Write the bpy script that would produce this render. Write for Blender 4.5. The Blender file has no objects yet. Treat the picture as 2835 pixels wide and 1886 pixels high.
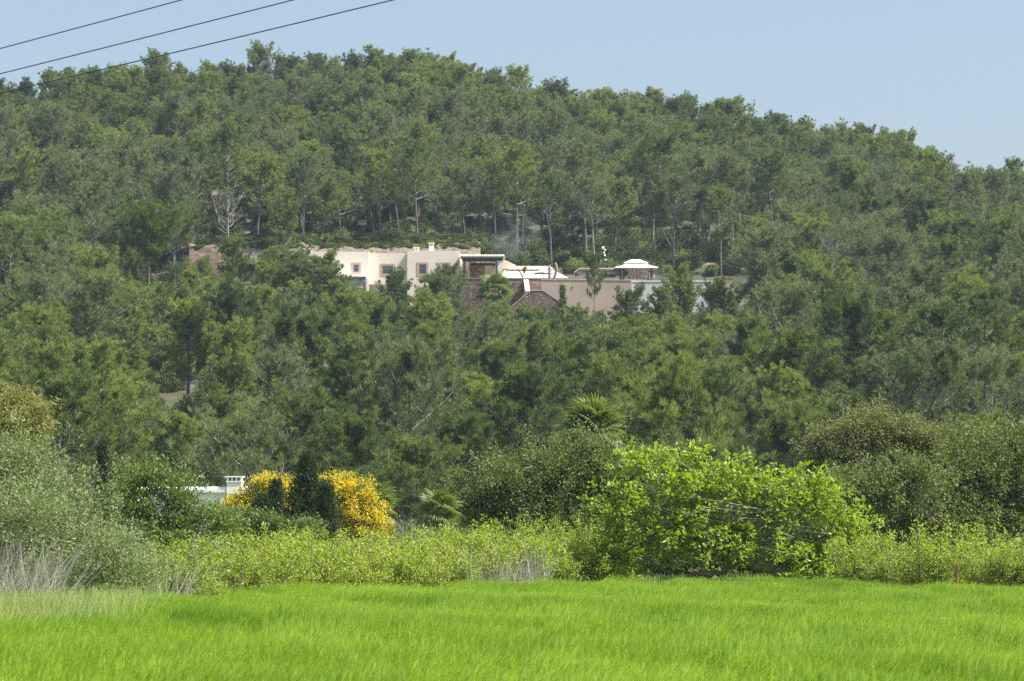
import bpy, math, random
import numpy as np
from mathutils import Vector, Matrix
R = math.radians
SC = bpy.context.scene
C = SC.collection

# ------------------------------------------------------------------ camera, sky, sun, exposure
EYE = 1.65
HOR = 1483.0                      # row of the level line in the 2835 x 1886 photograph
FS = 8950.0                       # focal length in photograph pixels
FP = FS / 2835 * 2357             # the same in the 2357-wide view
cam = bpy.data.cameras.new('camera'); co = bpy.data.objects.new('camera', cam); C.objects.link(co)
cam.sensor_width = 36; cam.lens = 36 * FS / 2835
cam.shift_y = (HOR - 943) / 2835
cam.clip_start = 0.5; cam.clip_end = 9000
co.location = (0, 0, EYE); co.rotation_euler = (R(90), 0, 0)
cam.dof.use_dof = True; cam.dof.focus_distance = 150; cam.dof.aperture_fstop = 5.6
SC.camera = co
SUN_EL, SUN_AZ = 54, 104           # azimuth clockwise from the view direction (+Y)
w = bpy.data.worlds.new('World'); SC.world = w; w.use_nodes = True
nt = w.node_tree; nt.nodes.clear()
sky = nt.nodes.new('ShaderNodeTexSky'); sky.sky_type = 'NISHITA'; sky.sun_disc = False
sky.sun_elevation = R(SUN_EL); sky.sun_rotation = R(SUN_AZ)
sky.air_density = 1.0; sky.dust_density = 3.0; sky.ozone_density = 1.0
bg = nt.nodes.new('ShaderNodeBackground'); bg.inputs[1].default_value = 0.098
wo = nt.nodes.new('ShaderNodeOutputWorld')
nt.links.new(sky.outputs[0], bg.inputs[0]); nt.links.new(bg.outputs[0], wo.inputs[0])
sl = bpy.data.lights.new('sun', 'SUN'); sl.energy = 5.0; sl.angle = R(0.5); sl.color = (1, .955, .87)
so = bpy.data.objects.new('sun', sl); C.objects.link(so)
sv = Vector((math.sin(R(SUN_AZ)) * math.cos(R(SUN_EL)), math.cos(R(SUN_AZ)) * math.cos(R(SUN_EL)), math.sin(R(SUN_EL))))
so.rotation_euler = sv.to_track_quat('Z', 'Y').to_euler()
SC.view_settings.view_transform = 'Standard'; SC.view_settings.look = 'None'
SC.view_settings.gamma = 1; SC.view_settings.exposure = 0.95
SC.render.engine = 'CYCLES'
cy = SC.cycles
cy.max_bounces = 6; cy.diffuse_bounces = 3; cy.glossy_bounces = 2; cy.transmission_bounces = 4; cy.volume_bounces = 0
cy.transparent_max_bounces = 8; cy.use_denoising = False
cy.caustics_reflective = False; cy.caustics_refractive = False
HAZE = 0.00012

# ------------------------------------------------------------------ picture <-> world
def at(px, py, d):                # 2357-wide view
    return Vector(((px - 1178.5) / FP * d, d, EYE + (HOR * 2357 / 2835 - py) / FP * d))
def sx(px, d=383.0): return (px - 1417.5) / FS * d        # photograph pixels
def sz(py, d=383.0): return EYE + (HOR - py) / FS * d
def proj(p):
    return 1178.5 + p[0] / p[1] * FP, HOR * 2357 / 2835 - (p[2] - EYE) / p[1] * FP

# ------------------------------------------------------------------ mesh builder
def norm(v): return v / (np.linalg.norm(v, axis=-1, keepdims=True) + 1e-9)
class MB:
    def __init__(s): s.V = []; s.F = []; s.n = 0
    def add(s, V, F, mat=0):
        V = np.asarray(V, dtype=np.float64).reshape(-1, 3); F = np.asarray(F, dtype=np.int64)
        s.V.append(V); s.F.append((F + s.n, mat)); s.n += len(V)
    def extend(s, o, mat=0):
        for V in o.V: s.V.append(V)
        for F, m in o.F: s.F.append((F + s.n, mat if mat is not None else m))
        s.n += o.n
    def box(s, x0, x1, y0, y1, z0, z1, mat=0):
        V = [(x, y, z) for z in (z0, z1) for y in (y0, y1) for x in (x0, x1)]
        s.add(V, [(0, 2, 3, 1), (4, 5, 7, 6), (0, 1, 5, 4), (2, 6, 7, 3), (0, 4, 6, 2), (1, 3, 7, 5)], mat)
    def prism(s, pts, y0, y1, mat=0):           # outline in (x, z), front at y0
        n = len(pts)
        V = [(x, y0, z) for x, z in pts] + [(x, y1, z) for x, z in pts]
        s.add(V, [list(range(n))], mat); s.F[-1] = (np.asarray([list(range(n))]) + s.n - 2 * n, mat)
        s.F.append((np.asarray([[n + i for i in reversed(range(n))]]) + s.n - 2 * n, mat))
        s.F.append((np.asarray([[i, n + i, n + (i + 1) % n, (i + 1) % n] for i in range(n)]) + s.n - 2 * n, mat))
    def tube(s, P, r, k=5, mat=0, cap=False):
        P = np.asarray(P, float); n = len(P); r = np.broadcast_to(np.asarray(r, float), (n,))
        T = np.gradient(P, axis=0); T = norm(T)
        up = np.where(np.abs(T[:, 2:3]) > .9, np.array([[1., 0, 0]]), np.array([[0, 0, 1.]]))
        A = norm(np.cross(T, up)); B = np.cross(T, A)
        a = np.arange(k) / k * 2 * np.pi
        V = P[:, None] + r[:, None, None] * (np.cos(a)[None, :, None] * A[:, None] + np.sin(a)[None, :, None] * B[:, None])
        i = np.arange(n - 1)[:, None] * k; j = np.arange(k)[None]; j2 = (j + 1) % k
        F = np.stack([i + j, i + j2, i + k + j2, i + k + j], -1).reshape(-1, 4)
        m = s.n; s.add(V, F, mat)
        if cap: s.F.append((np.asarray([list(range((n - 1) * k, n * k))]) + m, mat))
    def leaves(s, P, D, L, W, rng, mat=0, shape='quad', side=None):
        n = len(P); D = norm(D)
        S = norm(np.cross(D, rng.normal(size=(n, 3)))) if side is None else side
        L = np.broadcast_to(L, (n,))[:, None]; W = np.broadcast_to(W, (n,))[:, None] * .5
        if shape == 'tri':
            V = np.stack([P - S * W, P + S * W, P + D * L], 1); F = np.arange(n * 3).reshape(n, 3)
        elif shape == 'fig':
            N = np.cross(D, S)
            pr = [(0, 0, 0), (.1, .45, .1), (.35, 1, .0), (.5, .5, .08), (.78, .8, .0), (1, 0, -.12), (.78, -.8, .0), (.5, -.5, .08), (.35, -1, .0), (.1, -.45, .1)]
            V = np.stack([P + D * L * a + S * W * b + N * L * c for a, b, c in pr], 1)
            b0 = (np.arange(n) * 10)[:, None]
            s.add(V, b0 + np.array([[0, 1, 2, 3, 4, 5]]), mat)
            s.F.append((b0 + np.array([[0, 5, 6, 7, 8, 9]]) + s.n - n * 10, mat)); return
        else:
            V = np.stack([P, P + D * L * .45 + S * W, P + D * L, P + D * L * .45 - S * W], 1); F = np.arange(n * 4).reshape(n, 4)
        s.add(V, F, mat)
    def mesh(s, name, mats, smooth=False):
        me = bpy.data.meshes.new(name)
        V = np.concatenate(s.V); me.vertices.add(len(V)); me.vertices.foreach_set('co', V.astype(np.float32).ravel())
        loops = np.concatenate([F.ravel() for F, m in s.F])
        cnt = np.concatenate([np.full(len(F), F.shape[1]) for F, m in s.F])
        mi = np.concatenate([np.full(len(F), m) for F, m in s.F])
        st = np.concatenate([[0], np.cumsum(cnt)[:-1]])
        me.loops.add(len(loops)); me.loops.foreach_set('vertex_index', loops.astype(np.int32))
        me.polygons.add(len(cnt)); me.polygons.foreach_set('loop_start', st.astype(np.int32)); me.polygons.foreach_set('loop_total', cnt.astype(np.int32))
        me.polygons.foreach_set('material_index', mi.astype(np.int32))
        me.polygons.foreach_set('use_smooth', np.full(len(cnt), smooth))
        for m in (mats if isinstance(mats, (list, tuple)) else [mats]): me.materials.append(m)
        me.update(calc_edges=True)
        return me

def tag(o, label=None, cat=None, group=None, kind=None):
    if label: o['label'] = label
    if cat: o['category'] = cat
    if group: o['group'] = group
    if kind: o['kind'] = kind
    return o
def link(name, me, parent=None, loc=None):
    o = bpy.data.objects.new(name, me); C.objects.link(o)
    if parent is not None: o.parent = parent
    if loc is not None: o.location = loc
    return o
def empty(name, label, cat, loc=(0, 0, 0), rz=0, group=None):
    o = bpy.data.objects.new(name, None); C.objects.link(o); o.location = loc; o.rotation_euler = (0, 0, rz)
    return tag(o, label, cat, group)
def part(name, mb, mats, parent, smooth=False, local=True):
    if not local:                 # vertices given in world coordinates
        lo = np.array(parent.location); mb.V = [V - lo for V in mb.V]
    return link(name, mb.mesh(name, mats, smooth), parent)

ONES = 'zero one two three four five six seven eight nine ten eleven twelve thirteen fourteen fifteen sixteen seventeen eighteen nineteen'.split()
TENS = ['', '', 'twenty', 'thirty', 'forty', 'fifty', 'sixty', 'seventy', 'eighty', 'ninety']
def say(n):
    return ONES[n] if n < 20 else TENS[n // 10] + ('-' + ONES[n % 10] if n % 10 else '')
ORD = 'first second third fourth fifth sixth seventh eighth ninth tenth eleventh twelfth thirteenth fourteenth'.split()

# ------------------------------------------------------------------ materials
def newmat(name):
    m = bpy.data.materials.new(name); m.use_nodes = True; m.node_tree.nodes.clear()
    return m, m.node_tree, m.node_tree.nodes, m.node_tree.links
def rgb(c): return (c[0], c[1], c[2], 1)
def leafmat(name, a, b, tr=.4, tcol=None, gloss=.02, rough=.6, obj=.5, nscale=1.2, leaf=.6, tboost=1.35):
    """a, b: two real leaf colours; variation per leaf, per clump (noise) and per plant."""
    m, t, N, L = newmat(name)
    gi = N.new('ShaderNodeNewGeometry'); oi = N.new('ShaderNodeObjectInfo'); tc = N.new('ShaderNodeTexCoord')
    no = N.new('ShaderNodeTexNoise'); no.inputs['Scale'].default_value = nscale; no.inputs['Detail'].default_value = 2
    L.new(tc.outputs['Object'], no.inputs['Vector'])
    def mth(op, x, y, c=None):
        n = N.new('ShaderNodeMath'); n.operation = op
        for i, v in enumerate((x, y, c)):
            if v is None: continue
            if isinstance(v, (int, float)): n.inputs[i].default_value = v
            else: L.new(v, n.inputs[i])
        return n.outputs[0]
    v = mth('MULTIPLY', gi.outputs['Random Per Island'], leaf)
    v = mth('MULTIPLY_ADD', no.outputs['Fac'], 1 - leaf, v)
    v2 = mth('SUBTRACT', oi.outputs['Random'], .5)
    v = mth('MULTIPLY_ADD', v2, obj, v)
    mx = N.new('ShaderNodeMix'); mx.data_type = 'RGBA'; mx.clamp_factor = True
    L.new(v, mx.inputs['Factor']); mx.inputs['A'].default_value = rgb(a); mx.inputs['B'].default_value = rgb(b)
    df = N.new('ShaderNodeBsdfDiffuse'); tl = N.new('ShaderNodeBsdfTranslucent'); gl = N.new('ShaderNodeBsdfGlossy'); gl.inputs['Roughness'].default_value = rough
    L.new(mx.outputs['Result'], df.inputs[0])
    tm = N.new('ShaderNodeMix'); tm.data_type = 'RGBA'; tm.blend_type = 'MULTIPLY'; tm.inputs['Factor'].default_value = 1
    L.new(mx.outputs['Result'], tm.inputs['A']); tm.inputs['B'].default_value = rgb(tcol or (tboost, tboost, tboost * .5)); L.new(tm.outputs['Result'], tl.inputs[0])
    m1 = N.new('ShaderNodeMixShader'); m1.inputs[0].default_value = tr; L.new(df.outputs[0], m1.inputs[1]); L.new(tl.outputs[0], m1.inputs[2])
    m2 = N.new('ShaderNodeMixShader'); m2.inputs[0].default_value = gloss; L.new(m1.outputs[0], m2.inputs[1]); L.new(gl.outputs[0], m2.inputs[2])
    o = N.new('ShaderNodeOutputMaterial'); L.new(m2.outputs[0], o.inputs[0])
    return m
def solid(name, a, b=None, scale=3, rough=.8, bump=0, bscale=20, detail=4, coord='Object', metal=0, ramp=(.35, .65)):
    m, t, N, L = newmat(name)
    p = N.new('ShaderNodeBsdfPrincipled'); p.inputs['Roughness'].default_value = rough; p.inputs['Metallic'].default_value = metal
    o = N.new('ShaderNodeOutputMaterial'); L.new(p.outputs[0], o.inputs[0])
    tc = N.new('ShaderNodeTexCoord')
    no = N.new('ShaderNodeTexNoise'); no.inputs['Scale'].default_value = scale; no.inputs['Detail'].default_value = detail
    L.new(tc.outputs[coord], no.inputs['Vector'])
    cr = N.new('ShaderNodeValToRGB'); cr.color_ramp.elements[0].position = ramp[0]; cr.color_ramp.elements[1].position = ramp[1]
    cr.color_ramp.elements[0].color = rgb(a); cr.color_ramp.elements[1].color = rgb(b or [x * .9 for x in a])
    L.new(no.outputs['Fac'], cr.inputs[0]); L.new(cr.outputs[0], p.inputs['Base Color'])
    if bump:
        n2 = N.new('ShaderNodeTexNoise'); n2.inputs['Scale'].default_value = bscale; n2.inputs['Detail'].default_value = 5; L.new(tc.outputs[coord], n2.inputs['Vector'])
        bn = N.new('ShaderNodeBump'); bn.inputs['Strength'].default_value = bump; bn.inputs['Distance'].default_value = .05
        L.new(n2.outputs['Fac'], bn.inputs['Height']); L.new(bn.outputs[0], p.inputs['Normal'])
    return m
def stone(name, cols, mortar, scale=3.2, mw=.06):
    m, t, N, L = newmat(name)
    p = N.new('ShaderNodeBsdfPrincipled'); p.inputs['Roughness'].default_value = .9
    o = N.new('ShaderNodeOutputMaterial'); L.new(p.outputs[0], o.inputs[0]); tc = N.new('ShaderNodeTexCoord')
    v = N.new('ShaderNodeTexVoronoi'); v.inputs['Scale'].default_value = scale; L.new(tc.outputs['Object'], v.inputs['Vector'])
    e = N.new('ShaderNodeTexVoronoi'); e.feature = 'DISTANCE_TO_EDGE'; e.inputs['Scale'].default_value = scale; L.new(tc.outputs['Object'], e.inputs['Vector'])
    sp = N.new('ShaderNodeSeparateColor'); L.new(v.outputs['Color'], sp.inputs[0])
    cr = N.new('ShaderNodeValToRGB'); cr.color_ramp.interpolation = 'CONSTANT'
    while len(cr.color_ramp.elements) < len(cols): cr.color_ramp.elements.new(.5)
    for i, c in enumerate(cols): cr.color_ramp.elements[i].position = i / len(cols); cr.color_ramp.elements[i].color = rgb(c)
    L.new(sp.outputs[0], cr.inputs[0])
    lt = N.new('ShaderNodeMath'); lt.operation = 'LESS_THAN'; lt.inputs[1].default_value = mw; L.new(e.outputs['Distance'], lt.inputs[0])
    mx = N.new('ShaderNodeMix'); mx.data_type = 'RGBA'; L.new(lt.outputs[0], mx.inputs['Factor']); L.new(cr.outputs[0], mx.inputs['A']); mx.inputs['B'].default_value = rgb(mortar)
    L.new(mx.outputs['Result'], p.inputs['Base Color'])
    bn = N.new('ShaderNodeBump'); bn.inputs['Strength'].default_value = .6; bn.inputs['Distance'].default_value = .06
    L.new(e.outputs['Distance'], bn.inputs['Height']); L.new(bn.outputs[0], p.inputs['Normal'])
    return m

PINE_A = leafmat('pine_needles', (.050, .090, .034), (.28, .35, .082), tr=.30, obj=.6, nscale=.7, leaf=.6)
PINE_B = leafmat('grey_pine_needles', (.075, .110, .050), (.26, .315, .13), tr=.30, obj=.4, nscale=.7, leaf=.6)
PINE_D = leafmat('umbrella_pine_needles', (.045, .095, .018), (.20, .30, .04), tr=.30, obj=.2, nscale=1.0, leaf=.6)
BARK = solid('pine_bark', (.075, .065, .06), (.16, .14, .125), scale=2.5, bump=.4)
TWIG = solid('pale_twigs', (.17, .16, .145), (.31, .295, .275), scale=1.2)
DEAD = solid('dead_wood', (.27, .25, .22), (.40, .37, .33), scale=2)
BUSH = leafmat('scrub_leaves', (.040, .060, .024), (.12, .15, .055), tr=.35, obj=.6, nscale=.8)
OLIVE = leafmat('olive_leaves', (.09, .14, .05), (.34, .41, .18), tr=.30, gloss=.04, obj=0, nscale=2.4, leaf=.55, tboost=1.15)
EUCA = leafmat('yellowish_leaves', (.13, .17, .05), (.36, .33, .12), tr=.4, obj=0, nscale=1.0)
CAROB = leafmat('dark_carob_leaves', (.055, .085, .028), (.23, .28, .09), tr=.32, gloss=.02, rough=.55, obj=.25, nscale=2.0)
CAROB_L = leafmat('shrub_leaves', (.06, .11, .025), (.21, .29, .07), tr=.35, gloss=.04, rough=.5, obj=.2, nscale=1.2)
BLOOM = leafmat('brown_blossom', (.10, .13, .05), (.30, .30, .13), tr=.35, obj=0, nscale=2)
FIG = leafmat('fig_leaves', (.12, .225, .012), (.38, .48, .045), tr=.48, gloss=.05, rough=.45, obj=0, nscale=.9, leaf=.6, tboost=1.5)
HEDGE = leafmat('yellow_green_leaves', (.14, .215, .02), (.42, .50, .05), tr=.5, gloss=.05, obj=.35, nscale=1.2, leaf=.6)
HEDGE_R = leafmat('dull_yellow_leaves', (.14, .16, .035), (.32, .34, .09), tr=.45, obj=.3, nscale=1.2)
MIMOSA = leafmat('yellow_blossom', (.80, .60, .03), (.95, .78, .08), tr=.45, tcol=(1, .95, .7), gloss=.01, obj=0, nscale=2)
CYP = leafmat('cypress_foliage', (.020, .034, .014), (.060, .085, .034), tr=.15, obj=.3, nscale=2)
PALM = leafmat('palm_leaf', (.085, .125, .03), (.20, .26, .07), tr=.42, gloss=.04, rough=.5, obj=0, nscale=3)
PALMTR = solid('palm_trunk', (.14, .11, .08), (.26, .21, .15), scale=8, bump=.6)
FIGW = solid('fig_wood', (.30, .26, .22), (.48, .43, .38), scale=5, bump=.4)
FIGT = solid('fig_trunk_bark', (.15, .11, .07), (.26, .19, .12), scale=5, bump=.5)
STEM = solid('shrub_stems', (.10, .07, .045), (.22, .17, .12), scale=4)
DRY = leafmat('dry_stalk', (.27, .26, .225), (.46, .44, .39), tr=.2, obj=0, nscale=2)
WEED = leafmat('weed_leaf', (.24, .33, .09), (.48, .54, .22), tr=.4, obj=.2, nscale=1)
PLASTER = solid('cream_plaster', (.84, .75, .61), (.88, .80, .67), scale=.8, rough=.9, bump=.08, bscale=8)
LIME = solid('white_limewash', (.86, .84, .83), (.90, .88, .86), scale=1.5, rough=.9, bump=.1, bscale=6)
ROSE = solid('rose_surround', (.56, .34, .24), (.62, .40, .29), scale=4)
GLASS = solid('dark_window_glass', (.05, .065, .09), (.10, .12, .15), scale=2, rough=.12)
FRAME = solid('grey_blue_frame', (.20, .25, .29), (.25, .30, .34), scale=3, rough=.5)
WALLST = stone('brown_stone', [(.20, .135, .09), (.28, .20, .14), (.15, .105, .075), (.36, .30, .23), (.23, .15, .10)], (.10, .07, .06), 4.6)
WALLST2 = stone('reddish_stone', [(.40, .24, .17), (.50, .33, .24), (.32, .18, .13), (.55, .45, .38)], (.22, .13, .10), 4.8)
SLATE = stone('slate_stone', [(.16, .18, .18), (.24, .26, .25), (.11, .13, .14), (.30, .31, .29)], (.08, .09, .09), 4)
RENDER_W = solid('beige_render', (.43, .345, .265), (.51, .42, .33), scale=.35, rough=.95, bump=.15, bscale=5, detail=6)
SHADEW = solid('shaded_white_render', (.58, .57, .57), (.64, .63, .62), scale=.6, rough=.95)  # white wall standing in shade; the shade is put into this grey
COPE = solid('pale_coping', (.62, .53, .45), (.70, .62, .54), scale=3)
TILE = solid('pale_roof_tile', (.74, .66, .55), (.80, .73, .63), scale=3)
TILE_E = solid('terracotta_tile', (.55, .33, .20), (.66, .44, .30), scale=6)
WOOD = solid('dark_timber', (.035, .022, .018), (.06, .04, .03), scale=4, rough=.6)
CANVAS = solid('cream_canvas', (.80, .76, .68), (.84, .80, .73), scale=2)
EARTH = solid('red_earth', (.085, .06, .04), (.19, .135, .09), scale=1.2, bump=.6, bscale=3, detail=8)
ROCKM = solid('pale_rock', (.09, .075, .05), (.23, .19, .14), scale=3, bump=.5)
TRACK = solid('tan_render', (.55, .44, .34), (.63, .52, .41), scale=1.5, bump=.1)
GREENP = solid('green_paint', (.02, .12, .07), (.03, .16, .09), rough=.4)
WHITEG = solid('white_lamp_glass', (.85, .85, .85), (.88, .88, .88), rough=.3)
CACT = solid('cactus_skin', (.20, .19, .11), (.32, .30, .19), scale=6)
REDF = leafmat('red_petals', (.55, .01, .04), (.75, .03, .08), tr=.3, obj=0)
POT = solid('clay_pot', (.45, .24, .14), (.52, .30, .19))
WIRE = solid('black_cable', (.03, .028, .03), (.045, .04, .045), rough=.6)
RUST = solid('rusty_iron', (.16, .05, .04), (.24, .09, .06), scale=8)

# net curtain: thin cloth
m, t, N, L = newmat('white_net_curtain')
df = N.new('ShaderNodeBsdfDiffuse'); df.inputs[0].default_value = (.8, .77, .74, 1); tl = N.new('ShaderNodeBsdfTranslucent'); tl.inputs[0].default_value = (.8, .76, .72, 1)
tp = N.new('ShaderNodeBsdfTransparent'); a1 = N.new('ShaderNodeMixShader'); a2 = N.new('ShaderNodeMixShader'); a2.inputs[0].default_value = 0
L.new(df.outputs[0], a1.inputs[1]); L.new(tl.outputs[0], a1.inputs[2]); L.new(a1.outputs[0], a2.inputs[1]); L.new(tp.outputs[0], a2.inputs[2])
o = N.new('ShaderNodeOutputMaterial'); L.new(a2.outputs[0], o.inputs[0]); NET = m
# barley
m, t, N, L = newmat('barley_leaf')
ge = N.new('ShaderNodeNewGeometry'); no = N.new('ShaderNodeTexNoise'); no.inputs['Scale'].default_value = .22; no.inputs['Detail'].default_value = 5; no.inputs['Roughness'].default_value = .6
mp = N.new('ShaderNodeMapping'); mp.inputs['Scale'].default_value = (1, .45, 1); L.new(ge.outputs['Position'], mp.inputs[0]); L.new(mp.outputs[0], no.inputs['Vector'])
ad = N.new('ShaderNodeMath'); ad.operation = 'MULTIPLY_ADD'; L.new(ge.outputs['Random Per Island'], ad.inputs[0]); ad.inputs[1].default_value = .4; L.new(no.outputs['Fac'], ad.inputs[2])
cr = N.new('ShaderNodeValToRGB'); E = cr.color_ramp.elements
E[0].position = .42; E[0].color = (.155, .275, .024, 1); E[1].position = .95; E[1].color = (.38, .52, .065, 1); e = E.new(.68); e.color = (.255, .40, .042, 1)
L.new(ad.outputs[0], cr.inputs[0])
df = N.new('ShaderNodeBsdfDiffuse'); tl = N.new('ShaderNodeBsdfTranslucent'); gl = N.new('ShaderNodeBsdfGlossy'); gl.inputs['Roughness'].default_value = .5
L.new(cr.outputs[0], df.inputs[0])
tm = N.new('ShaderNodeMix'); tm.data_type = 'RGBA'; tm.blend_type = 'MULTIPLY'; tm.inputs['Factor'].default_value = 1; L.new(cr.outputs[0], tm.inputs['A']); tm.inputs['B'].default_value = (1.35, 1.35, .6, 1)
L.new(tm.outputs['Result'], tl.inputs[0])
m1 = N.new('ShaderNodeMixShader'); m1.inputs[0].default_value = .5; L.new(df.outputs[0], m1.inputs[1]); L.new(tl.outputs[0], m1.inputs[2])
m2 = N.new('ShaderNodeMixShader'); m2.inputs[0].default_value = .015; L.new(m1.outputs[0], m2.inputs[1]); L.new(gl.outputs[0], m2.inputs[2])
o = N.new('ShaderNodeOutputMaterial'); L.new(m2.outputs[0], o.inputs[0]); BARLEY = m
# ground: brown earth, grass in the field, litter in the wood
m, t, N, L = newmat('ground_soil')
p = N.new('ShaderNodeBsdfPrincipled'); p.inputs['Roughness'].default_value = .95; o = N.new('ShaderNodeOutputMaterial'); L.new(p.outputs[0], o.inputs[0])
ge = N.new('ShaderNodeNewGeometry'); n1 = N.new('ShaderNodeTexNoise'); n1.inputs['Scale'].default_value = .35; n1.inputs['Detail'].default_value = 8; L.new(ge.outputs['Position'], n1.inputs['Vector'])
cr = N.new('ShaderNodeValToRGB'); E = cr.color_ramp.elements
E[0].position = .40; E[0].color = (.045, .055, .025, 1); E[1].position = .74; E[1].color = (.24, .165, .11, 1); e = E.new(.60); e.color = (.085, .075, .045, 1)
L.new(n1.outputs['Fac'], cr.inputs[0])
sp = N.new('ShaderNodeSeparateXYZ'); L.new(ge.outputs['Position'], sp.inputs[0])
lt = N.new('ShaderNodeMath'); lt.operation = 'LESS_THAN'; lt.inputs[1].default_value = 190; L.new(sp.outputs[1], lt.inputs[0])
mx = N.new('ShaderNodeMix'); mx.data_type = 'RGBA'; L.new(lt.outputs[0], mx.inputs['Factor']); L.new(cr.outputs[0], mx.inputs['A']); mx.inputs['B'].default_value = (.09, .14, .03, 1)
L.new(mx.outputs['Result'], p.inputs['Base Color'])
bn = N.new('ShaderNodeBump'); bn.inputs['Strength'].default_value = .5; bn.inputs['Distance'].default_value = .3; L.new(n1.outputs['Fac'], bn.inputs['Height']); L.new(bn.outputs[0], p.inputs['Normal'])
SOIL = m

# ------------------------------------------------------------------ terrain
SKY_X = [-400, 0, 100, 200, 300, 420, 500, 560, 700, 820, 920, 1040, 1100, 1250, 1400, 1500, 1650, 1700, 1800, 1900, 2000, 2080, 2150, 2200, 2260, 2357, 2800]
SKY_Y = [250, 180, 170, 152, 133, 122, 130, 135, 125, 122, 122, 132, 150, 185, 205, 220, 225, 245, 272, 290, 295, 318, 345, 380, 392, 385, 430]
RIDGE = 560.0
def ridge_z(u):
    return EYE + (HOR * 2357 / 2835 - np.interp(u, SKY_X, SKY_Y)) / FP * RIDGE - 8.0
FLOOR = 32.05                      # terrace level of the cream house
def terrain(x, y):
    x = np.asarray(x, float); y = np.asarray(y, float)
    yy = np.maximum(y, 120)
    u = 1178.5 + FP * x / yy; u = np.clip(u, -500, 2900)
    zr = ridge_z(u)
    z400 = 33.5 + 0 * u
    z = np.zeros_like(u)
    a = (y > 195) & (y <= 372); z = np.where(a, (y - 195) / 177 * 26.5, z)
    b = (y > 372) & (y <= 400); z = np.where(b, 26.5 + (y - 372) / 28 * (z400 - 26.5), z)
    c = (y > 400) & (y <= RIDGE); t = (y - 400) / (RIDGE - 400); z = np.where(c, z400 + (zr - z400) * (t * 1.12 - .12 * t * t), z)
    dd = y > RIDGE; z = np.where(dd, zr - (y - RIDGE) * .25, z); z = np.where(dd, np.maximum(z, -5), z)
    # levelled ground round the cream house, cut into the slope behind it
    step = np.where(u < 700, 372.45, np.where(u < 1066, 383.4, 377.95))
    m = (u > 420) & (u < 1690) & (y > step) & (y < 396)
    z = np.where(m, np.where(u < 700, 30.3, FLOOR - .6), z)
    z = np.where((u > 420) & (u < 1690) & (y > 366) & (y <= step), np.minimum(z, 26.2), z)
    bank = np.interp(u, [420, 520, 700, 900, 1050, 1200, 1400, 1690], [36.2, 36.6, 37.0, 36.9, 36.2, 34.0, 32.6, 32.2])
    m = (u > 420) & (u < 1690) & (y >= 396) & (y < 440)
    tt = (y - 396) / 44
    z = np.where(m & (y < 398.5), FLOOR - .6 + (bank + .6 - FLOOR) * (y - 396) / 2.5, z)
    z = np.where(m & (y >= 398.5), np.maximum(bank, z), z)
    r = np.sin(x * .21 + y * .13) * .35 + np.sin(x * .07 - y * .11 + 1) * .5
    z = z + np.where((y > 200) & ~((u > 400) & (u < 1700) & (y > 360) & (y < 400)), r, 0)
    return z
xs = np.unique(np.concatenate([np.linspace(-140, 140, 281), np.linspace(-3000, -140, 30), np.linspace(140, 3000, 30)]))
ys = np.unique(np.concatenate([np.linspace(-400, 90, 20), np.linspace(90, 190, 30), np.linspace(190, 372, 90), [372.4, 372.5, 375, 377.9, 378.0, 380, 383.35, 383.45], np.linspace(385, 395, 6), np.linspace(396, 399, 7), np.linspace(401, 600, 110), np.linspace(610, 6000, 40)]))
X, Y = np.meshgrid(xs, ys); Z = terrain(X, Y)
g = MB(); nx = len(xs); i, j = np.meshgrid(np.arange(nx - 1), np.arange(len(ys) - 1)); b0 = j * nx + i
g.add(np.stack([X, Y, Z], -1), np.stack([b0, b0 + 1, b0 + nx + 1, b0 + nx], -1).reshape(-1, 4))
tag(link('ground', g.mesh('ground', SOIL, True)), kind='structure')
def gz(x, y): return float(terrain(np.array([x]), np.array([y]))[0])

# ------------------------------------------------------------------ tree makers
def curve(p0, d0, length, n, rng, bend=.2, lift=0.):
    P = [np.array(p0, float)]; d = np.array(d0, float); d /= np.linalg.norm(d)
    for k in range(n):
        d = d + rng.normal(size=3) * bend / n + np.array([0, 0, lift / n]); d /= np.linalg.norm(d)
        P.append(P[-1] + d * length / n)
    return np.array(P)
def rnd_dirs(n, rng, up=0.):
    D = norm(rng.normal(size=(n, 3))); D[:, 2] += up
    return norm(D)

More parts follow.
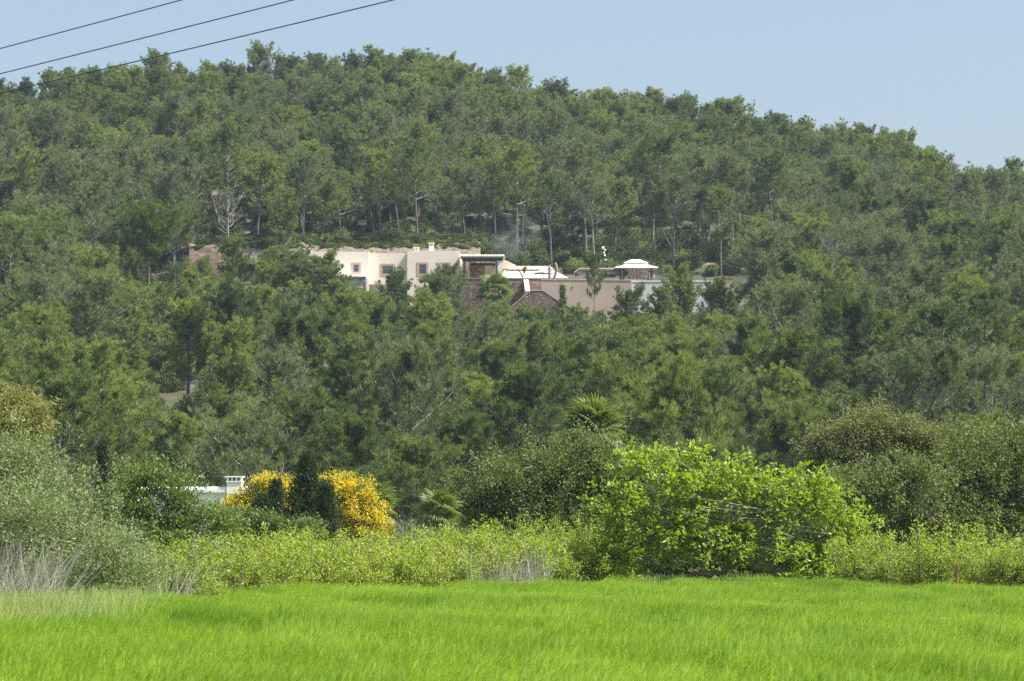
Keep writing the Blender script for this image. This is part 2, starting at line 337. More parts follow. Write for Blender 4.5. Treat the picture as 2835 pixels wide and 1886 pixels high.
def pine(seed, H=8.5, rad=2.9, base=.28, form='round', tufts=620, blades=34, bl=.30, bw=.055, tr=.46, bare=.15, lean=.05, limbs=26, trunk_r=.16):
    rng = np.random.default_rng(seed)
    cr, tk = MB(), MB()
    T = curve((0, 0, 0), (rng.normal() * lean, rng.normal() * lean, 1), H * .93, 9, rng, bend=.25, lift=.3)
    if seed == 105: T[:, 0] += np.linspace(0, 1.9, 10)
    T[0, 2] = -.8
    tk.tube(T, np.linspace(trunk_r, .035, 10) * (1 + .25 * (np.arange(10) == 0)), 7)
    def prof(t):
        if form == 'round': return math.sin(min(1, max(0, (t * .9 + .12))) * math.pi) ** .55
        if form == 'cone': return (1 - t) ** .8 * .9 + .12
        if form == 'slim': return (math.sin(min(1, t * .85 + .12) * math.pi)) ** .7
        if form == 'flat': return .45 + .55 * min(1, t * 1.6)
        return 1
    tips = []
    for k in range(limbs):
        t = (k + rng.random()) / limbs
        if form == 'flat': t = t ** .6
        h = base + (1 - base) * t
        p0 = T[0] + 0
        f = h * 9; i0 = min(8, int(f)); p0 = T[i0] + (T[i0 + 1] - T[i0]) * (f - i0)
        az = k * 2.4 + rng.normal() * .4
        el = (.25 + .7 * t) if form != 'flat' else .35
        if form == 'slim': el += .35
        Ln = max(.5, rad * prof(t) * rng.uniform(.65, 1.15))
        d = (math.cos(az) * math.cos(el), math.sin(az) * math.cos(el), math.sin(el))
        B = curve(p0, d, Ln, 6, rng, bend=.7, lift=.55 if form != 'flat' else .3)
        r0 = max(.018, trunk_r * .36 * (1 - t * .6) * Ln / rad)
        tk.tube(B, np.linspace(r0, .012, 7), 4, mat=1)
        ns = int(5 + Ln * 2.6)
        for q in range(ns):
            s = .22 + .78 * (q + rng.random()) / ns
            f = s * 6; i0 = min(5, int(f)); pp = B[i0] + (B[i0 + 1] - B[i0]) * (f - i0)
            dd = (B[i0 + 1] - B[i0]); dd /= np.linalg.norm(dd)
            sd = np.cross(dd, (0, 0, 1)); sd = sd / (np.linalg.norm(sd) + 1e-6) * (1 if q % 2 else -1)
            d2 = dd * .6 + sd * rng.uniform(.2, 1) + np.array([0, 0, rng.uniform(.0, .9)])
            l2 = Ln * rng.uniform(.22, .42)
            S = curve(pp, d2, l2, 3, rng, bend=.6, lift=.5)
            tk.tube(S, np.linspace(.016, .006, 4), 3, mat=1)
            out = np.linalg.norm(S[-1][:2] - p0[:2]) / rad
            if rng.random() < bare and t < .6: continue
            tips.append((S[-1], d2)); 
            if rng.random() < .75: tips.append((S[1] * .4 + S[2] * .6, d2))
        tips.append((B[-1], B[-1] - B[-2]))
    if form != 'flat':
        for q in range(46):
            f = rng.random() ** .8; tips.append((T[-1] + (T[-2] - T[-1]) * 1.6 * (1 - f) + np.array([0, 0, .55 * f]) + rng.normal(size=3) * (.10 + .30 * (1 - f)), np.array([0, 0, 1.])))
    P = np.array([a for a, b in tips]); D = norm(np.array([b for a, b in tips]))
    idx = rng.permutation(len(P)); 
    if len(P) > tufts: idx = idx[:tufts]
    else: idx = np.concatenate([idx, rng.integers(0, len(P), tufts - len(P))])
    P = P[idx] + rng.normal(size=(tufts, 3)) * .13; D = D[idx]
    size = rng.uniform(.65, 1.25, tufts)
    n = tufts * blades
    Pb = np.repeat(P, blades, 0); Db = np.repeat(D, blades, 0); sb = np.repeat(size, blades)
    dirs = norm(rng.normal(size=(n, 3)) * .62 + Db * .5 + np.array([0, 0, .95]))
    ln = (tr * sb * rng.uniform(.55, 1.15, n))[:, None]; sd = norm(np.cross(dirs, rng.normal(size=(n, 3)))) * (bw * rng.uniform(.6, 1.3, n))[:, None]
    off = rng.normal(size=(n, 3)) * .03
    mid = Pb + dirs * ln * .62 + off; tip = Pb + dirs * ln + off * 1.6 + np.array([0, 0, .03])
    Vt = np.concatenate([P, np.stack([mid + sd, tip, mid - sd], 1).reshape(-1, 3)])
    i0 = tufts + np.arange(n) * 3
    cr.add(Vt, np.stack([np.repeat(np.arange(tufts), blades), i0, i0 + 1, i0 + 2], -1))
    return cr, tk

def canopy(seed, lobes, n_clump, per, cr_, ll, lw, up=.3, shell=.35, shape='quad', droop=0., zmin=.1, rough=.18):
    """leaf clumps through the volume of several ellipsoid lobes (cx, cy, cz, rx, ry, rz), denser near the outside"""
    rng = np.random.default_rng(seed); mb = MB()
    wts = np.array([l[3] * l[4] * l[5] for l in lobes]) ** .75; wts /= wts.sum()
    which = rng.choice(len(lobes), n_clump, p=wts); Lb = np.array(lobes)[which]
    d = rnd_dirs(n_clump, rng); r = rng.random(n_clump) ** shell * (1 + rng.normal(size=n_clump) * rough)
    Cn = Lb[:, :3] + d * Lb[:, 3:] * r[:, None]
    k = Cn[:, 2] > zmin; Cn, d = Cn[k], d[k]; n_clump = len(Cn)
    size = rng.uniform(.6, 1.4, n_clump) * cr_
    n = n_clump * per
    P = np.repeat(Cn, per, 0) + rng.normal(size=(n, 3)) * np.repeat(size, per)[:, None] * .55
    D = norm(np.repeat(d, per, 0) * .7 + rng.normal(size=(n, 3)) * .8 + np.array([0, 0, up - droop]))
    sd = norm(np.cross(D, np.array([0, 0, 1.]) + rng.normal(size=(n, 3)) * .45)) if shape == 'fig' else None
    mb.leaves(P, D, ll * rng.uniform(.6, 1.3, n), lw * rng.uniform(.7, 1.25, n), rng, shape=shape, side=sd)
    return mb, Cn
def wood(seed, base, targets, r0, rng_n=40, fork=.35, twig=.012, k=5, mb=None):
    """limbs from a base point out to some of the leaf clumps"""
    rng = np.random.default_rng(seed); mb = mb or MB()
    tg = targets[rng.permutation(len(targets))[:rng_n]]
    forks = []
    for i, tpt in enumerate(tg):
        st = np.array(base, float) if i < max(3, rng_n * .15) or not forks else forks[rng.integers(len(forks))]
        v = tpt - st; L_ = np.linalg.norm(v)
        side = rng.normal(size=3) * L_ * .05; v = v * .78
        ts = np.linspace(0, 1, 7)[:, None]
        Pn = st + v * ts + side * np.sin(ts * np.pi) + np.array([0, 0, L_ * .03]) * np.sin(ts * np.pi) + rng.normal(size=(7, 3)) * L_ * .018 * (ts > 0)
        rr = r0 * (1 if i < max(3, rng_n * .15) else .45) 
        mb.tube(Pn, np.linspace(rr, twig, 7), k)
        if i < rng_n * .5: forks += [Pn[2], Pn[3], Pn[4]]
    return mb

# ------------------------------------------------------------------ pine prototypes (mesh data shared by all copies)
PROTO = {}
def proto(key, mat, mats_t, **kw):
    cr, tk = pine(**kw)
    Vc = cr.V[0]; Hm = float(np.percentile(Vc[:, 2], 99.8)); Rm = float(np.percentile(np.hypot(Vc[:, 0], Vc[:, 1]), 96)); Bm = float(np.percentile(Vc[:, 2], 3)) / Hm
    both = MB(); both.extend(cr, 0); both.extend(tk, None)
    both.F = [(F, m) for F, m in cr.F] + [(F + cr.n, m + 1) for F, m in tk.F]
    PROTO[key] = (cr.mesh('crown', mat), tk.mesh('trunk', mats_t), both.mesh('pine_tree', [mat] + list(mats_t)), Hm, Rm, Bm)
for s in range(9): proto(('lush', s), PINE_A, (BARK, TWIG), seed=10 + s, H=7.4 + .4 * (s % 4), rad=3.0 + .3 * (s % 3), base=(.12, .18, .26)[s % 3], tufts=2000 - 150 * (s % 3), blades=34, bw=.011, tr=.34, bare=.08, form=('round', 'round', 'slim')[s % 3], limbs=22 + 3 * (s % 4))
for s in range(6): proto(('greyish', s), PINE_B, (BARK, TWIG), seed=30 + s, H=8.2 + .4 * (s % 3), rad=3.4 + .3 * (s % 2), base=.28, tufts=1250, blades=30, bw=.010, tr=.34, bare=.30, limbs=28, form='round')
for s in range(6): proto(('tall', s), (PINE_A, PINE_B)[s % 2], (BARK, TWIG), seed=50 + s, H=11.2 + .5 * s, rad=3.4, base=.50, tufts=1300, blades=32, bw=.011, tr=.34, bare=.15, lean=.14, limbs=24, trunk_r=.17)
for s in range(3): proto(('young', s), PINE_A, (BARK, BARK), seed=70 + s, H=5.5, rad=1.35, base=.08, tufts=480, blades=34, bw=.011, tr=.32, bare=0, form=('cone', 'slim')[s % 2], limbs=26, trunk_r=.08)
proto(('umbrella', 0), PINE_D, (BARK, BARK), seed=91, H=9.5, rad=4.3, base=.55, tufts=3200, blades=26, bw=.012, tr=.36, bare=0, form='flat', limbs=34, trunk_r=.22)
proto(('bare', 0), PINE_B, (DEAD, DEAD), seed=97, H=8.5, rad=3.4, base=.34, tufts=200, blades=18, bw=.016, tr=.32, bare=.8, limbs=30, trunk_r=.2)
proto(('bare', 1), PINE_B, (DEAD, DEAD), seed=98, H=9.0, rad=3.0, base=.45, tufts=120, blades=18, bw=.016, tr=.32, bare=.8, limbs=24, trunk_r=.15)
proto(('leaning', 0), PINE_B, (TWIG, TWIG), seed=105, H=11.5, rad=3.0, base=.55, tufts=900, blades=30, bw=.010, tr=.34, bare=.25, lean=.0, limbs=20, trunk_r=.17)
NV = dict(leaning=1, lush=9, greyish=6, tall=6, young=3, umbrella=1, bare=2)

# things on the hill that must stay visible: (x0, y0, x1, y1, distance) in the 2357-wide view
WINDOWS = [(700, 575, 850, 600, 380), (785, 575, 870, 640, 380), (865, 575, 1090, 612, 380), (1085, 575, 1330, 690, 372), (1175, 640, 1300, 700, 372),
           (1330, 590, 1540, 690, 372), (1612, 644, 1640, 682, 372), (440, 565, 505, 600, 388), (372, 880, 452, 908, 294), (310, 622, 400, 640, 372)]
rs = random.Random(5)
TREES = []                          # (key, x, y, z, scale, rotz, zs)
def crown_box(key, x, y, z, s):
    H, rad, b = PROTO[key][3:6]
    u, v = proj((x, y, z + H * s * 1.06)); u2, v2 = proj((x, y, z + H * s * b)); r = rad * s * 1.05 / y * FP
    return u - r, v, u + r, v2
def add_tree(kind, x, y, s=1., var=None, check=True, dz=0.):
    key = (kind, rs.randrange(NV[kind]) if var is None else var)
    z = gz(x, y) + dz
    bx = crown_box(key, x, y, z, s)
    if check:
        for W in WINDOWS:
            if y < W[4] and bx[0] < W[2] and bx[2] > W[0] and bx[1] < W[3] and bx[3] > W[1] - 20: return False
    TREES.append((key, x, y, z, s, rs.uniform(0, 6.283), rs.uniform(.92, 1.08), (1.2 if y > 500 else 1.1))); return True
def top_tree(kind, px, top, d, h, var=None, wf=1.0):
    """a tree whose top shows at (px, top), h metres tall as seen from its base on the ground"""
    p = at(px, top, d); key = (kind, (rs.randrange(NV[kind]) if var is None else var)); 
    g0 = gz(p.x, d); s = max(h, p.z - g0) / PROTO[key][3]
    TREES.append((key, p.x, d, p.z - PROTO[key][3] * s, s, rs.uniform(0, 6.283), 1.0, wf))
# individually recognisable ones
for a in [('lush', 735, 573, 366, 8.5, 1, 1.35), ('lush', 775, 600, 367, 8, 4, 1.0), ('lush', 905, 614, 364, 7.5, 1, .95), ('lush', 1034, 608, 362, 7.5, 4, .9), ('lush', 545, 545, 378, 8, 3), ('lush', 640, 562, 378, 7.5, 0), ('lush', 690, 566, 368, 7.5, 5, 1.3), ('tall', 1370, 568, 366, 10.5, 0, .5),
          ('lush', 440, 612, 360, 7.5, 6), ('lush', 1450, 652, 358, 8, 1, 1.05), ('lush', 1565, 604, 364, 9.5, 2, .8), ('lush', 1330, 700, 350, 7, 0), ('lush', 1240, 705, 352, 6, 3), ('lush', 980, 655, 356, 6, 5), ('lush', 860, 668, 356, 6, 7), ('lush', 700, 640, 362, 7, 8, 1.1), ('lush', 610, 600, 366, 7, 4, 1.0), ('greyish', 590, 650, 360, 7, 1), ('lush', 520, 640, 362, 7, 2), ('lush', 1130, 690, 358, 6, 1), ('lush', 1520, 650, 360, 7, 6, 1.0), ('lush', 790, 655, 364, 7, 6, .9), ('lush', 470, 592, 374, 7, 7, .8), ('lush', 1155, 690, 360, 6, 2, 1.1), ('lush', 1215, 697, 356, 6, 8), ('lush', 905, 708, 346, 7, 3, 1.1), ('lush', 955, 704, 346, 7, 5, 1.0), ('lush', 1660, 640, 366, 9, 4), ('young', 1290, 655, 366, 4, 0), ('young', 1690, 690, 352, 4, 1),
          ('umbrella', 345, 455, 368, 10, 0), ('lush', 280, 520, 374, 8, 0), ('umbrella', 100, 490, 372, 9, 0), ('lush', 655, 435, 397.5, 8, 2), ('bare', 525, 430, 402, 9.5, 1), ('tall', 215, 400, 384, 11, 1),
          ('bare', 1915, 520, 388, 9, 0), ('bare', 2245, 590, 372, 8, 0), ('leaning', 1372, 400, 399, 10, 0),
          ('tall', 870, 330, 404, 11, 0), ('tall', 700, 345, 403, 11, 3), ('tall', 960, 320, 402, 12, 2), ('greyish', 400, 350, 398, 10, 1), ('tall', 1270, 395, 404, 11, 4), ('tall', 1550, 400, 405, 11, 1), ('tall', 1500, 420, 406, 11, 3),
          ('lush', 600, 92, 556, 10, 2), ('lush', 1030, 120, 556, 8.5, 1), ('lush', 2085, 295, 556, 8.5, 0), ('lush', 2340, 362, 556, 8.5, 3), ('young', 505, 665, 352, 5, 1), ('bare', 1560, 520, 410, 9, 1),
          ('tall', 1660, 420, 400, 11, 2), ('tall', 1740, 600, 366, 9, 4), ('lush', 930, 870, 270, 8, 1)]:
    top_tree(*a)
# the rest, spread evenly as seen
pts = [proj((t[1], t[2], t[3])) for t in TREES]
cand = 0
grid = {}
def near_ok(u, v, du, dv):
    for (a, b) in pts:
        if ((a - u) / du) ** 2 + ((b - v) / dv) ** 2 < 1: return False
    return True
for k in range(26000):
    u = rs.uniform(-260, 2620)
    y = 158 + (RIDGE + 10 - 158) * rs.random() ** .9
    x = (u - 1178.5) / FP * y
    if 364 < y < 401 and 405 < u < 1730: continue
    if y > 398 and y < 404 and 430 < u < 1100: continue
    z = gz(x, y)
    v = proj((x, y, z))[1]
    sc_ = 330.0 / y
    if y < 235: sc_ *= 1.05
    if not near_ok(u, v, 76 * sc_ * (1.1 if y < 380 else 1.0), 42 * sc_ if y < 400 else (29 if y < 500 else 17) * sc_): continue
    q = rs.random()
    grey = .24 if y < 380 else (.55 if 395 < y < 470 else .25)
    if 1650 < u: grey += .12
    if 398 < y < 432 and 430 < u < 1720: kind = 'tall' if q < .72 else 'greyish'
    elif y > 505: kind = 'lush'
    elif q < grey: kind = 'greyish'
    elif q < grey + .12: kind = 'tall'
    elif q < grey + .19: kind = 'young'
    else: kind = 'lush'
    s = rs.uniform(.85, 1.28) * (.82 if y > 500 else 1)
    if kind == 'tall': s *= .84 if not 398 < y < 415 else 1.02
    ok = add_tree(kind, x, y, s)
    for q in (.8, .64, .5, .38, .28):
        if ok: break
        ok = add_tree(kind if kind != 'tall' else 'lush', x, y, s * q)
    if ok: pts.append((u, v))

# which of them show largest
SW = 590; SH = 392; q4 = SW / 2357
buf = -np.ones((SH, SW), int); gx_, gy_ = np.meshgrid(np.arange(SW), np.arange(SH))
order = sorted(range(len(TREES)), key=lambda i: -TREES[i][2])
for i in order:
    key, x, y, z, s = TREES[i][:5]; bx = crown_box(key, x, y, z, s)
    x0, y0, x1, y1 = [c * q4 for c in bx]
    if x1 < 0 or x0 > SW: continue
    y1 = min(y1, SH); cx_, cy_, rx, ry = (x0 + x1) / 2, (y0 + y1) / 2, (x1 - x0) / 2, (y1 - y0) / 2
    buf[((gx_ - cx_) / max(rx, .5)) ** 2 + ((gy_ - cy_) / max(ry, .5)) ** 2 < .95] = i
buf[int(1225 * q4):] = -1
cnt = np.bincount(buf[buf >= 0].ravel(), minlength=len(TREES))
rank = np.argsort(-cnt)
OWN = [int(i) for i in rank[:300] if cnt[i] > 3]
REST = [i for i in range(len(TREES)) if i not in set(OWN)]
print('pines', len(TREES), 'own', len(OWN), 'in view', int((cnt > 3).sum()), 'least shown', int(cnt[OWN[-1]]))
LOOK = dict(lush='green bushy', greyish='thin grey-green', tall='bare-trunked', young='small young', umbrella='flat-topped', bare='nearly leafless', leaning='pale leaning')
def region(u, v):
    if v > 700: return 'on the lower slope'
    if v > 560: return 'beside the cream villa' if u > 200 and u < 1900 else 'level with the villa'
    if v < 260: return 'near the hilltop'
    return 'above the cream villa' if 500 < u < 1700 else 'on the upper slope'
seen_l = set()
for i in OWN:
    key, x, y, z, s, rz, zs, wf = TREES[i]
    yy_, xx_ = np.nonzero(buf == i); u = xx_.mean() / q4; v = yy_.mean() / q4
    a, b = min(98, int(round(u / 23.57))), int(round(v / 15.68))
    lab = '%s pine %s, %s percent across and %s percent down the picture' % (LOOK[key[0]], region(u, v), say(a), say(b))
    while lab in seen_l:
        b += 1; lab = '%s pine %s, %s percent across and %s percent down the picture' % (LOOK[key[0]], region(u, v), say(a), say(b))
    seen_l.add(lab)
    r = empty('pine_tree', lab, 'pine tree', (x, y, z), rz, 'pines of the wooded hill')
    r.scale = (s * wf, s * wf, s * zs)
    link('crown', PROTO[key][0], r); link('trunk', PROTO[key][1], r)

# ------------------------------------------------------------------ scattered stuff through geometry nodes
def scatter(name, pts_, rot, scl, idx, protos, label=None, cat=None):
    col = bpy.data.collections.new(name + '_kinds')
    for k, me in enumerate(protos):
        col.objects.link(bpy.data.objects.new('kind_%03d_%s' % (k, name), me))
    me = bpy.data.meshes.new(name); me.from_pydata([tuple(p) for p in pts_], [], [])
    a = me.attributes.new('rot', 'FLOAT_VECTOR', 'POINT'); a.data.foreach_set('vector', np.asarray(rot, np.float32).ravel())
    a = me.attributes.new('scl', 'FLOAT_VECTOR', 'POINT'); a.data.foreach_set('vector', np.asarray(scl, np.float32).ravel())
    a = me.attributes.new('idx', 'INT', 'POINT'); a.data.foreach_set('value', np.asarray(idx, np.int32))
    o = link(name, me)
    ng = bpy.data.node_groups.new(name, 'GeometryNodeTree')
    ng.interface.new_socket('Geometry', in_out='INPUT', socket_type='NodeSocketGeometry'); ng.interface.new_socket('Geometry', in_out='OUTPUT', socket_type='NodeSocketGeometry')
    N, L = ng.nodes, ng.links
    gi, go = N.new('NodeGroupInput'), N.new('NodeGroupOutput')
    ci = N.new('GeometryNodeCollectionInfo'); ci.inputs['Collection'].default_value = col; ci.inputs['Separate Children'].default_value = True; ci.inputs['Reset Children'].default_value = True
    ip = N.new('GeometryNodeInstanceOnPoints'); ip.inputs['Pick Instance'].default_value = True
    def att(n, t):
        x = N.new('GeometryNodeInputNamedAttribute'); x.data_type = t; x.inputs['Name'].default_value = n
        return x.outputs['Attribute']
    er = N.new('FunctionNodeEulerToRotation'); L.new(att('rot', 'FLOAT_VECTOR'), er.inputs[0])
    L.new(gi.outputs[0], ip.inputs['Points']); L.new(ci.outputs[0], ip.inputs['Instance']); L.new(att('idx', 'INT'), ip.inputs['Instance Index'])
    L.new(er.outputs[0], ip.inputs['Rotation']); L.new(att('scl', 'FLOAT_VECTOR'), ip.inputs['Scale']); L.new(ip.outputs[0], go.inputs[0])
    md = o.modifiers.new('scatter', 'NODES'); md.node_group = ng
    return tag(o, label, cat, kind='stuff')
keys = sorted(PROTO)
scatter('pine_forest', [TREES[i][1:4] for i in REST], [(0, 0, TREES[i][5]) for i in REST], [(TREES[i][4] * TREES[i][7], TREES[i][4] * TREES[i][7], TREES[i][4] * TREES[i][6]) for i in REST],
        [keys.index(TREES[i][0]) for i in REST], [PROTO[k][2] for k in keys], 'smaller and half hidden pines filling the wooded hill', 'pine forest')

# undergrowth
def bush_mesh(seed, mat, r=1.0, n=90, per=26, ll=.2, lw=.1):
    mb, Cn = canopy(seed, [(0, 0, r * .5, r, r, r * .75), (r * .4, .2, r * .4, r * .7, r * .7, r * .5), (-r * .5, 0, r * .35, r * .6, r * .6, r * .5)], n, per, .28, ll, lw, up=.4)
    return mb.mesh('undergrowth', mat)
BU = [bush_mesh(200 + k, BUSH if k < 4 else PINE_A) for k in range(6)]
P_, R_, S_, I_ = [], [], [], []
for k in range(9000):
    u = rs.uniform(-200, 2560); y = rs.uniform(150, RIDGE); x = (u - 1178.5) / FP * y
    if 368 < y < 400 and 405 < u < 1720: continue
    z = gz(x, y); uu, vv = proj((x, y, z + 1.3))
    if any(y < W[4] and W[0] - 15 < uu < W[2] + 15 and W[1] - 12 < vv < W[3] + 10 for W in WINDOWS): continue
    if 400 <= y < 404 and 430 < u < 1150 and rs.random() < .8: continue
    s = rs.uniform(.5, 1.15) * (1.25 if 402 < y < 425 else 1)
    P_.append((x, y, z - .1)); R_.append((0, 0, rs.uniform(0, 6.28))); S_.append((s, s, s * rs.uniform(.8, 1.5))); I_.append(rs.randrange(6))
for k in range(900):
    u = rs.uniform(-200, 2560); y = rs.uniform(116, 165); x = (u - 1178.5) / FP * y; s = rs.uniform(.7, 1.5)
    P_.append((x, y, 0)); R_.append((0, 0, rs.uniform(0, 6.28))); S_.append((s, s, s)); I_.append(rs.randrange(6))
for k in range(70):
    u = rs.uniform(432, 535); y = rs.uniform(391.2, 393); x = (u - 1178.5) / FP * y; s = rs.uniform(.2, .5)
    P_.append((x, y, sz(684, y) - .2)); R_.append((0, 0, rs.uniform(0, 6.28))); S_.append((s, s, s * .7)); I_.append(rs.randrange(6))
for k in range(500):
    u = rs.choice((rs.uniform(-1400, -200), rs.uniform(2420, 3700))); y = rs.uniform(84, 150); x = (u - 1178.5) / FP * y; s = rs.uniform(.6, 1.6)
    P_.append((x, y, 0)); R_.append((0, 0, rs.uniform(0, 6.28))); S_.append((s, s, s)); I_.append(rs.randrange(6))
for k in range(800):
    u = rs.uniform(440, 1115); y = rs.uniform(398.5, 403.5); x = (u - 1178.5) / FP * y; s = rs.uniform(.18, .5)
    zb = sz(705 - max(0, y - 396.5) * 7.4, y) if u > 532 else gz(x, y)
    P_.append((x, y, max(zb, gz(x, y)))); R_.append((0, 0, rs.uniform(0, 6.28))); S_.append((s, s, s * .8)); I_.append(rs.randrange(6))
scatter('undergrowth', P_, R_, S_, I_, BU, 'dark scrub growing between the pine trunks', 'undergrowth')

# ------------------------------------------------------------------ barley field
def edge_d(u):
    return np.interp(u, [-900, 0, 200, 350, 430, 900, 1200, 1600, 2000, 2357, 3300], [40, 45, 50, 58, 67, 73, 81, 86, 80, 73, 70])
BP = []
for k in range(5):
    rng = np.random.default_rng(400 + k); mb = MB(); n = 4000
    px_, py_ = rng.uniform(-1.1, 1.1, n), rng.uniform(-1.1, 1.1, n)
    for lay in range(3):
        h0 = rng.uniform(.05, .36, n) + .03 * lay; az = rng.normal(.1, 1.1, n); tilt = rng.uniform(.05, .42, n)
        Ln = rng.uniform(.12, .25, n); wd = rng.uniform(.005, .010, n)
        dx, dy = np.cos(az) * np.sin(tilt) + .10, np.sin(az) * np.sin(tilt)
        base = np.stack([px_ + rng.normal(size=n) * .02, py_ + rng.normal(size=n) * .02, h0], 1)
        sd = norm(np.stack([-np.sin(az), np.cos(az), rng.normal(size=n) * .5], 1)); prev = []
        for t in (0, .35, .7, 1):
            c = base + np.stack([dx * Ln * (t + .5 * t * t), dy * Ln * (t + .5 * t * t), Ln * (t - .28 * t * t) * np.cos(tilt)], 1)
            wv = (wd * (1 - t * .95) * .5)[:, None]; prev.append((c - sd * wv, c + sd * wv))
        V = np.stack([q for a in prev for q in a], 1); b0 = (np.arange(n) * 8)[:, None]
        mb.add(V, np.concatenate([b0 + np.array([[0, 1, 3, 2]]), b0 + np.array([[2, 3, 5, 4]]), b0 + np.array([[4, 5, 7, 6]])]))
    BP.append(mb.mesh('barley', BARLEY))
P_, R_, S_, I_ = [], [], [], []
yb = 11.0
while yb < 90:
    xb = -30.0
    while xb < 34:
        x, y = xb + rs.uniform(-.3, .3), yb + rs.uniform(-.3, .3); u = 1178.5 + FP * x / y
        if -800 < u < 3400 and y < edge_d(u) + rs.uniform(-.6, .4):
            hh = 1.0 + .10 * math.sin(x * .9 + y * .35) + .07 * math.sin(x * .33 - y * .5) + rs.uniform(-.05, .05)
            P_.append((x, y, 0)); R_.append((rs.uniform(-.05, .05), rs.uniform(0, .12), rs.uniform(-.35, .35) + (math.pi if rs.random() < .0 else 0))); S_.append((1, 1, hh)); I_.append(rs.randrange(5))
        xb += 1.75
    yb += 1.75
scatter('barley', P_, R_, S_, I_, BP, 'bright green young barley filling the field', 'barley field')

# ------------------------------------------------------------------ shrubs and trees between the field and the hill
def lob(px, py, rx, ry, d, base, depth=.8):
    """an ellipsoid lobe given by its place in the 2357-wide view, in the local frame of a plant at base"""
    p = at(px, py, d); k = d / FP
    return (p.x - base[0], p.y - base[1], p.z - base[2], rx * k, max(rx, ry) * k * depth, ry * k)
def plant(name, label, cat, px, d, lobes, leaf_mat, n_clump, per, cr_, ll, lw, seed, wood_mat=STEM, r0=.06, nw=40, group=None, basepx=None, extra=None, **kw):
    b = at(basepx or px, 0, d); base = (b.x, d, gz(b.x, d))
    r = empty(name, label, cat, base, 0, group)
    lb = [lob(*l[:4], d + (l[4] if len(l) > 4 else 0), base) for l in lobes]
    mb, Cn = canopy(seed, lb, n_clump, per, cr_, ll, lw, **kw)
    part('crown', mb, leaf_mat, r)
    part('trunk', wood(seed + 1, (0, 0, -.1), Cn, r0, nw), wood_mat, r, True)
    return r, Cn
plant('olive_tree', 'silvery olive tree bulging over the field corner', 'olive tree', 90, 61, [(60, 1150, 150, 150), (170, 1230, 140, 130), (-60, 1180, 150, 190), (260, 1290, 105, 85, -1), (120, 1330, 150, 60, -1), (20, 1060, 90, 75), (60, 1200, 120, 110, -2), (-160, 1250, 120, 160), (310, 1330, 75, 60, -1.5)], OLIVE, 3000, 30, .17, .085, .020, 300, r0=.12, nw=60, up=.35, shell=.5, rough=.16)
plant('eucalyptus_tree', 'yellow-tipped tree rising behind the silvery olive', 'tree', 35, 92, [(20, 985, 90, 85), (-60, 1000, 80, 90), (60, 960, 45, 50)], EUCA, 800, 40, .22, .16, .035, 310, r0=.12, up=-.5, shell=.4)
plant('evergreen_shrub', 'tall glossy green shrub standing before the white house', 'shrub', 370, 80, [(345, 1100, 62, 60), (400, 1140, 60, 60), (330, 1190, 75, 65), (430, 1195, 75, 55), (500, 1195, 60, 45), (380, 1240, 120, 50), (300, 1130, 40, 60)], CAROB_L, 800, 30, .16, .085, .038, 320, r0=.06, up=.5, shell=.6, rough=.3)
plant('evergreen_shrub', 'low dark shrub between the white house and the cypress', 'shrub', 560, 84, [(530, 1200, 46, 28), (585, 1200, 36, 24), (620, 1212, 40, 28), (540, 1232, 60, 26), (700, 1222, 50, 24)], CAROB_L, 520, 32, .17, .085, .036, 322, r0=.04, up=.3, shell=.6)
plant('carob_tree', 'wide dark green tree behind the fig, under the palm', 'tree', 1230, 104, [(1180, 1130, 130, 90), (1290, 1090, 120, 85), (1110, 1170, 70, 65), (1380, 1100, 90, 90), (1250, 1190, 150, 60), (1360, 1040, 50, 30), (1470, 1100, 90, 80)], CAROB, 2100, 40, .24, .10, .055, 330, r0=.14, nw=60, up=.4, shell=.65, rough=.26)
plant('carob_tree', 'huge dark green tree at the field corner, opposite the olive', 'tree', 2150, 110, [(2150, 1120, 190, 110), (2250, 1060, 140, 90), (2040, 1140, 120, 90), (2330, 1120, 130, 110), (2200, 1190, 220, 70), (2420, 1080, 120, 120), (2350, 1030, 70, 50), (2150, 1050, 90, 60), (2000, 1130, 120, 70, -4), (1900, 1140, 70, 60, -4), (2100, 1110, 100, 70, -4)], CAROB, 4200, 36, .26, .11, .06, 340, r0=.12, nw=60, up=.4, shell=.65, rough=.24)
plant('blossoming_tree', 'tree covered in brownish blossom above the huge dark tree', 'tree', 2000, 109, [(2000, 990, 95, 58), (1900, 1020, 50, 45), (2080, 1000, 80, 45), (1880, 1060, 45, 40), (1960, 1060, 80, 50), (2140, 1010, 40, 30)], BLOOM, 1150, 34, .2, .085, .05, 350, r0=.12, up=.2, shell=.7, rough=.3)
for k, (lab, lb, dd) in enumerate([
    ('golden flowering mimosa with its crown over the white roof edge', [(640, 1122, 48, 26), (592, 1138, 34, 28), (552, 1165, 36, 26), (690, 1125, 26, 22), (650, 1165, 40, 22), (730, 1120, 22, 24)], 97),
    ('golden flowering mimosa beside the fan palm', [(800, 1130, 45, 38), (840, 1150, 38, 36), (760, 1120, 28, 22), (810, 1185, 50, 36), (860, 1195, 30, 25), (830, 1222, 45, 22), (890, 1222, 28, 16)], 96)]):
    r, Cn = plant('mimosa_tree', lab, 'mimosa', lb[0][0], dd, lb, MIMOSA, 520 if k else 340, 46, .15, .07, .032, 360 + k, r0=.05, up=.1, shell=.6, rough=.28)
    mb, _ = canopy(370 + k, [lob(*l[:2], l[2] * .95, l[3] * .9, dd + .05, tuple(r.location)) for l in lb], 520, 30, .18, .09, .03, up=.2, shell=.6)
    part('foliage', mb, CAROB_L, r)
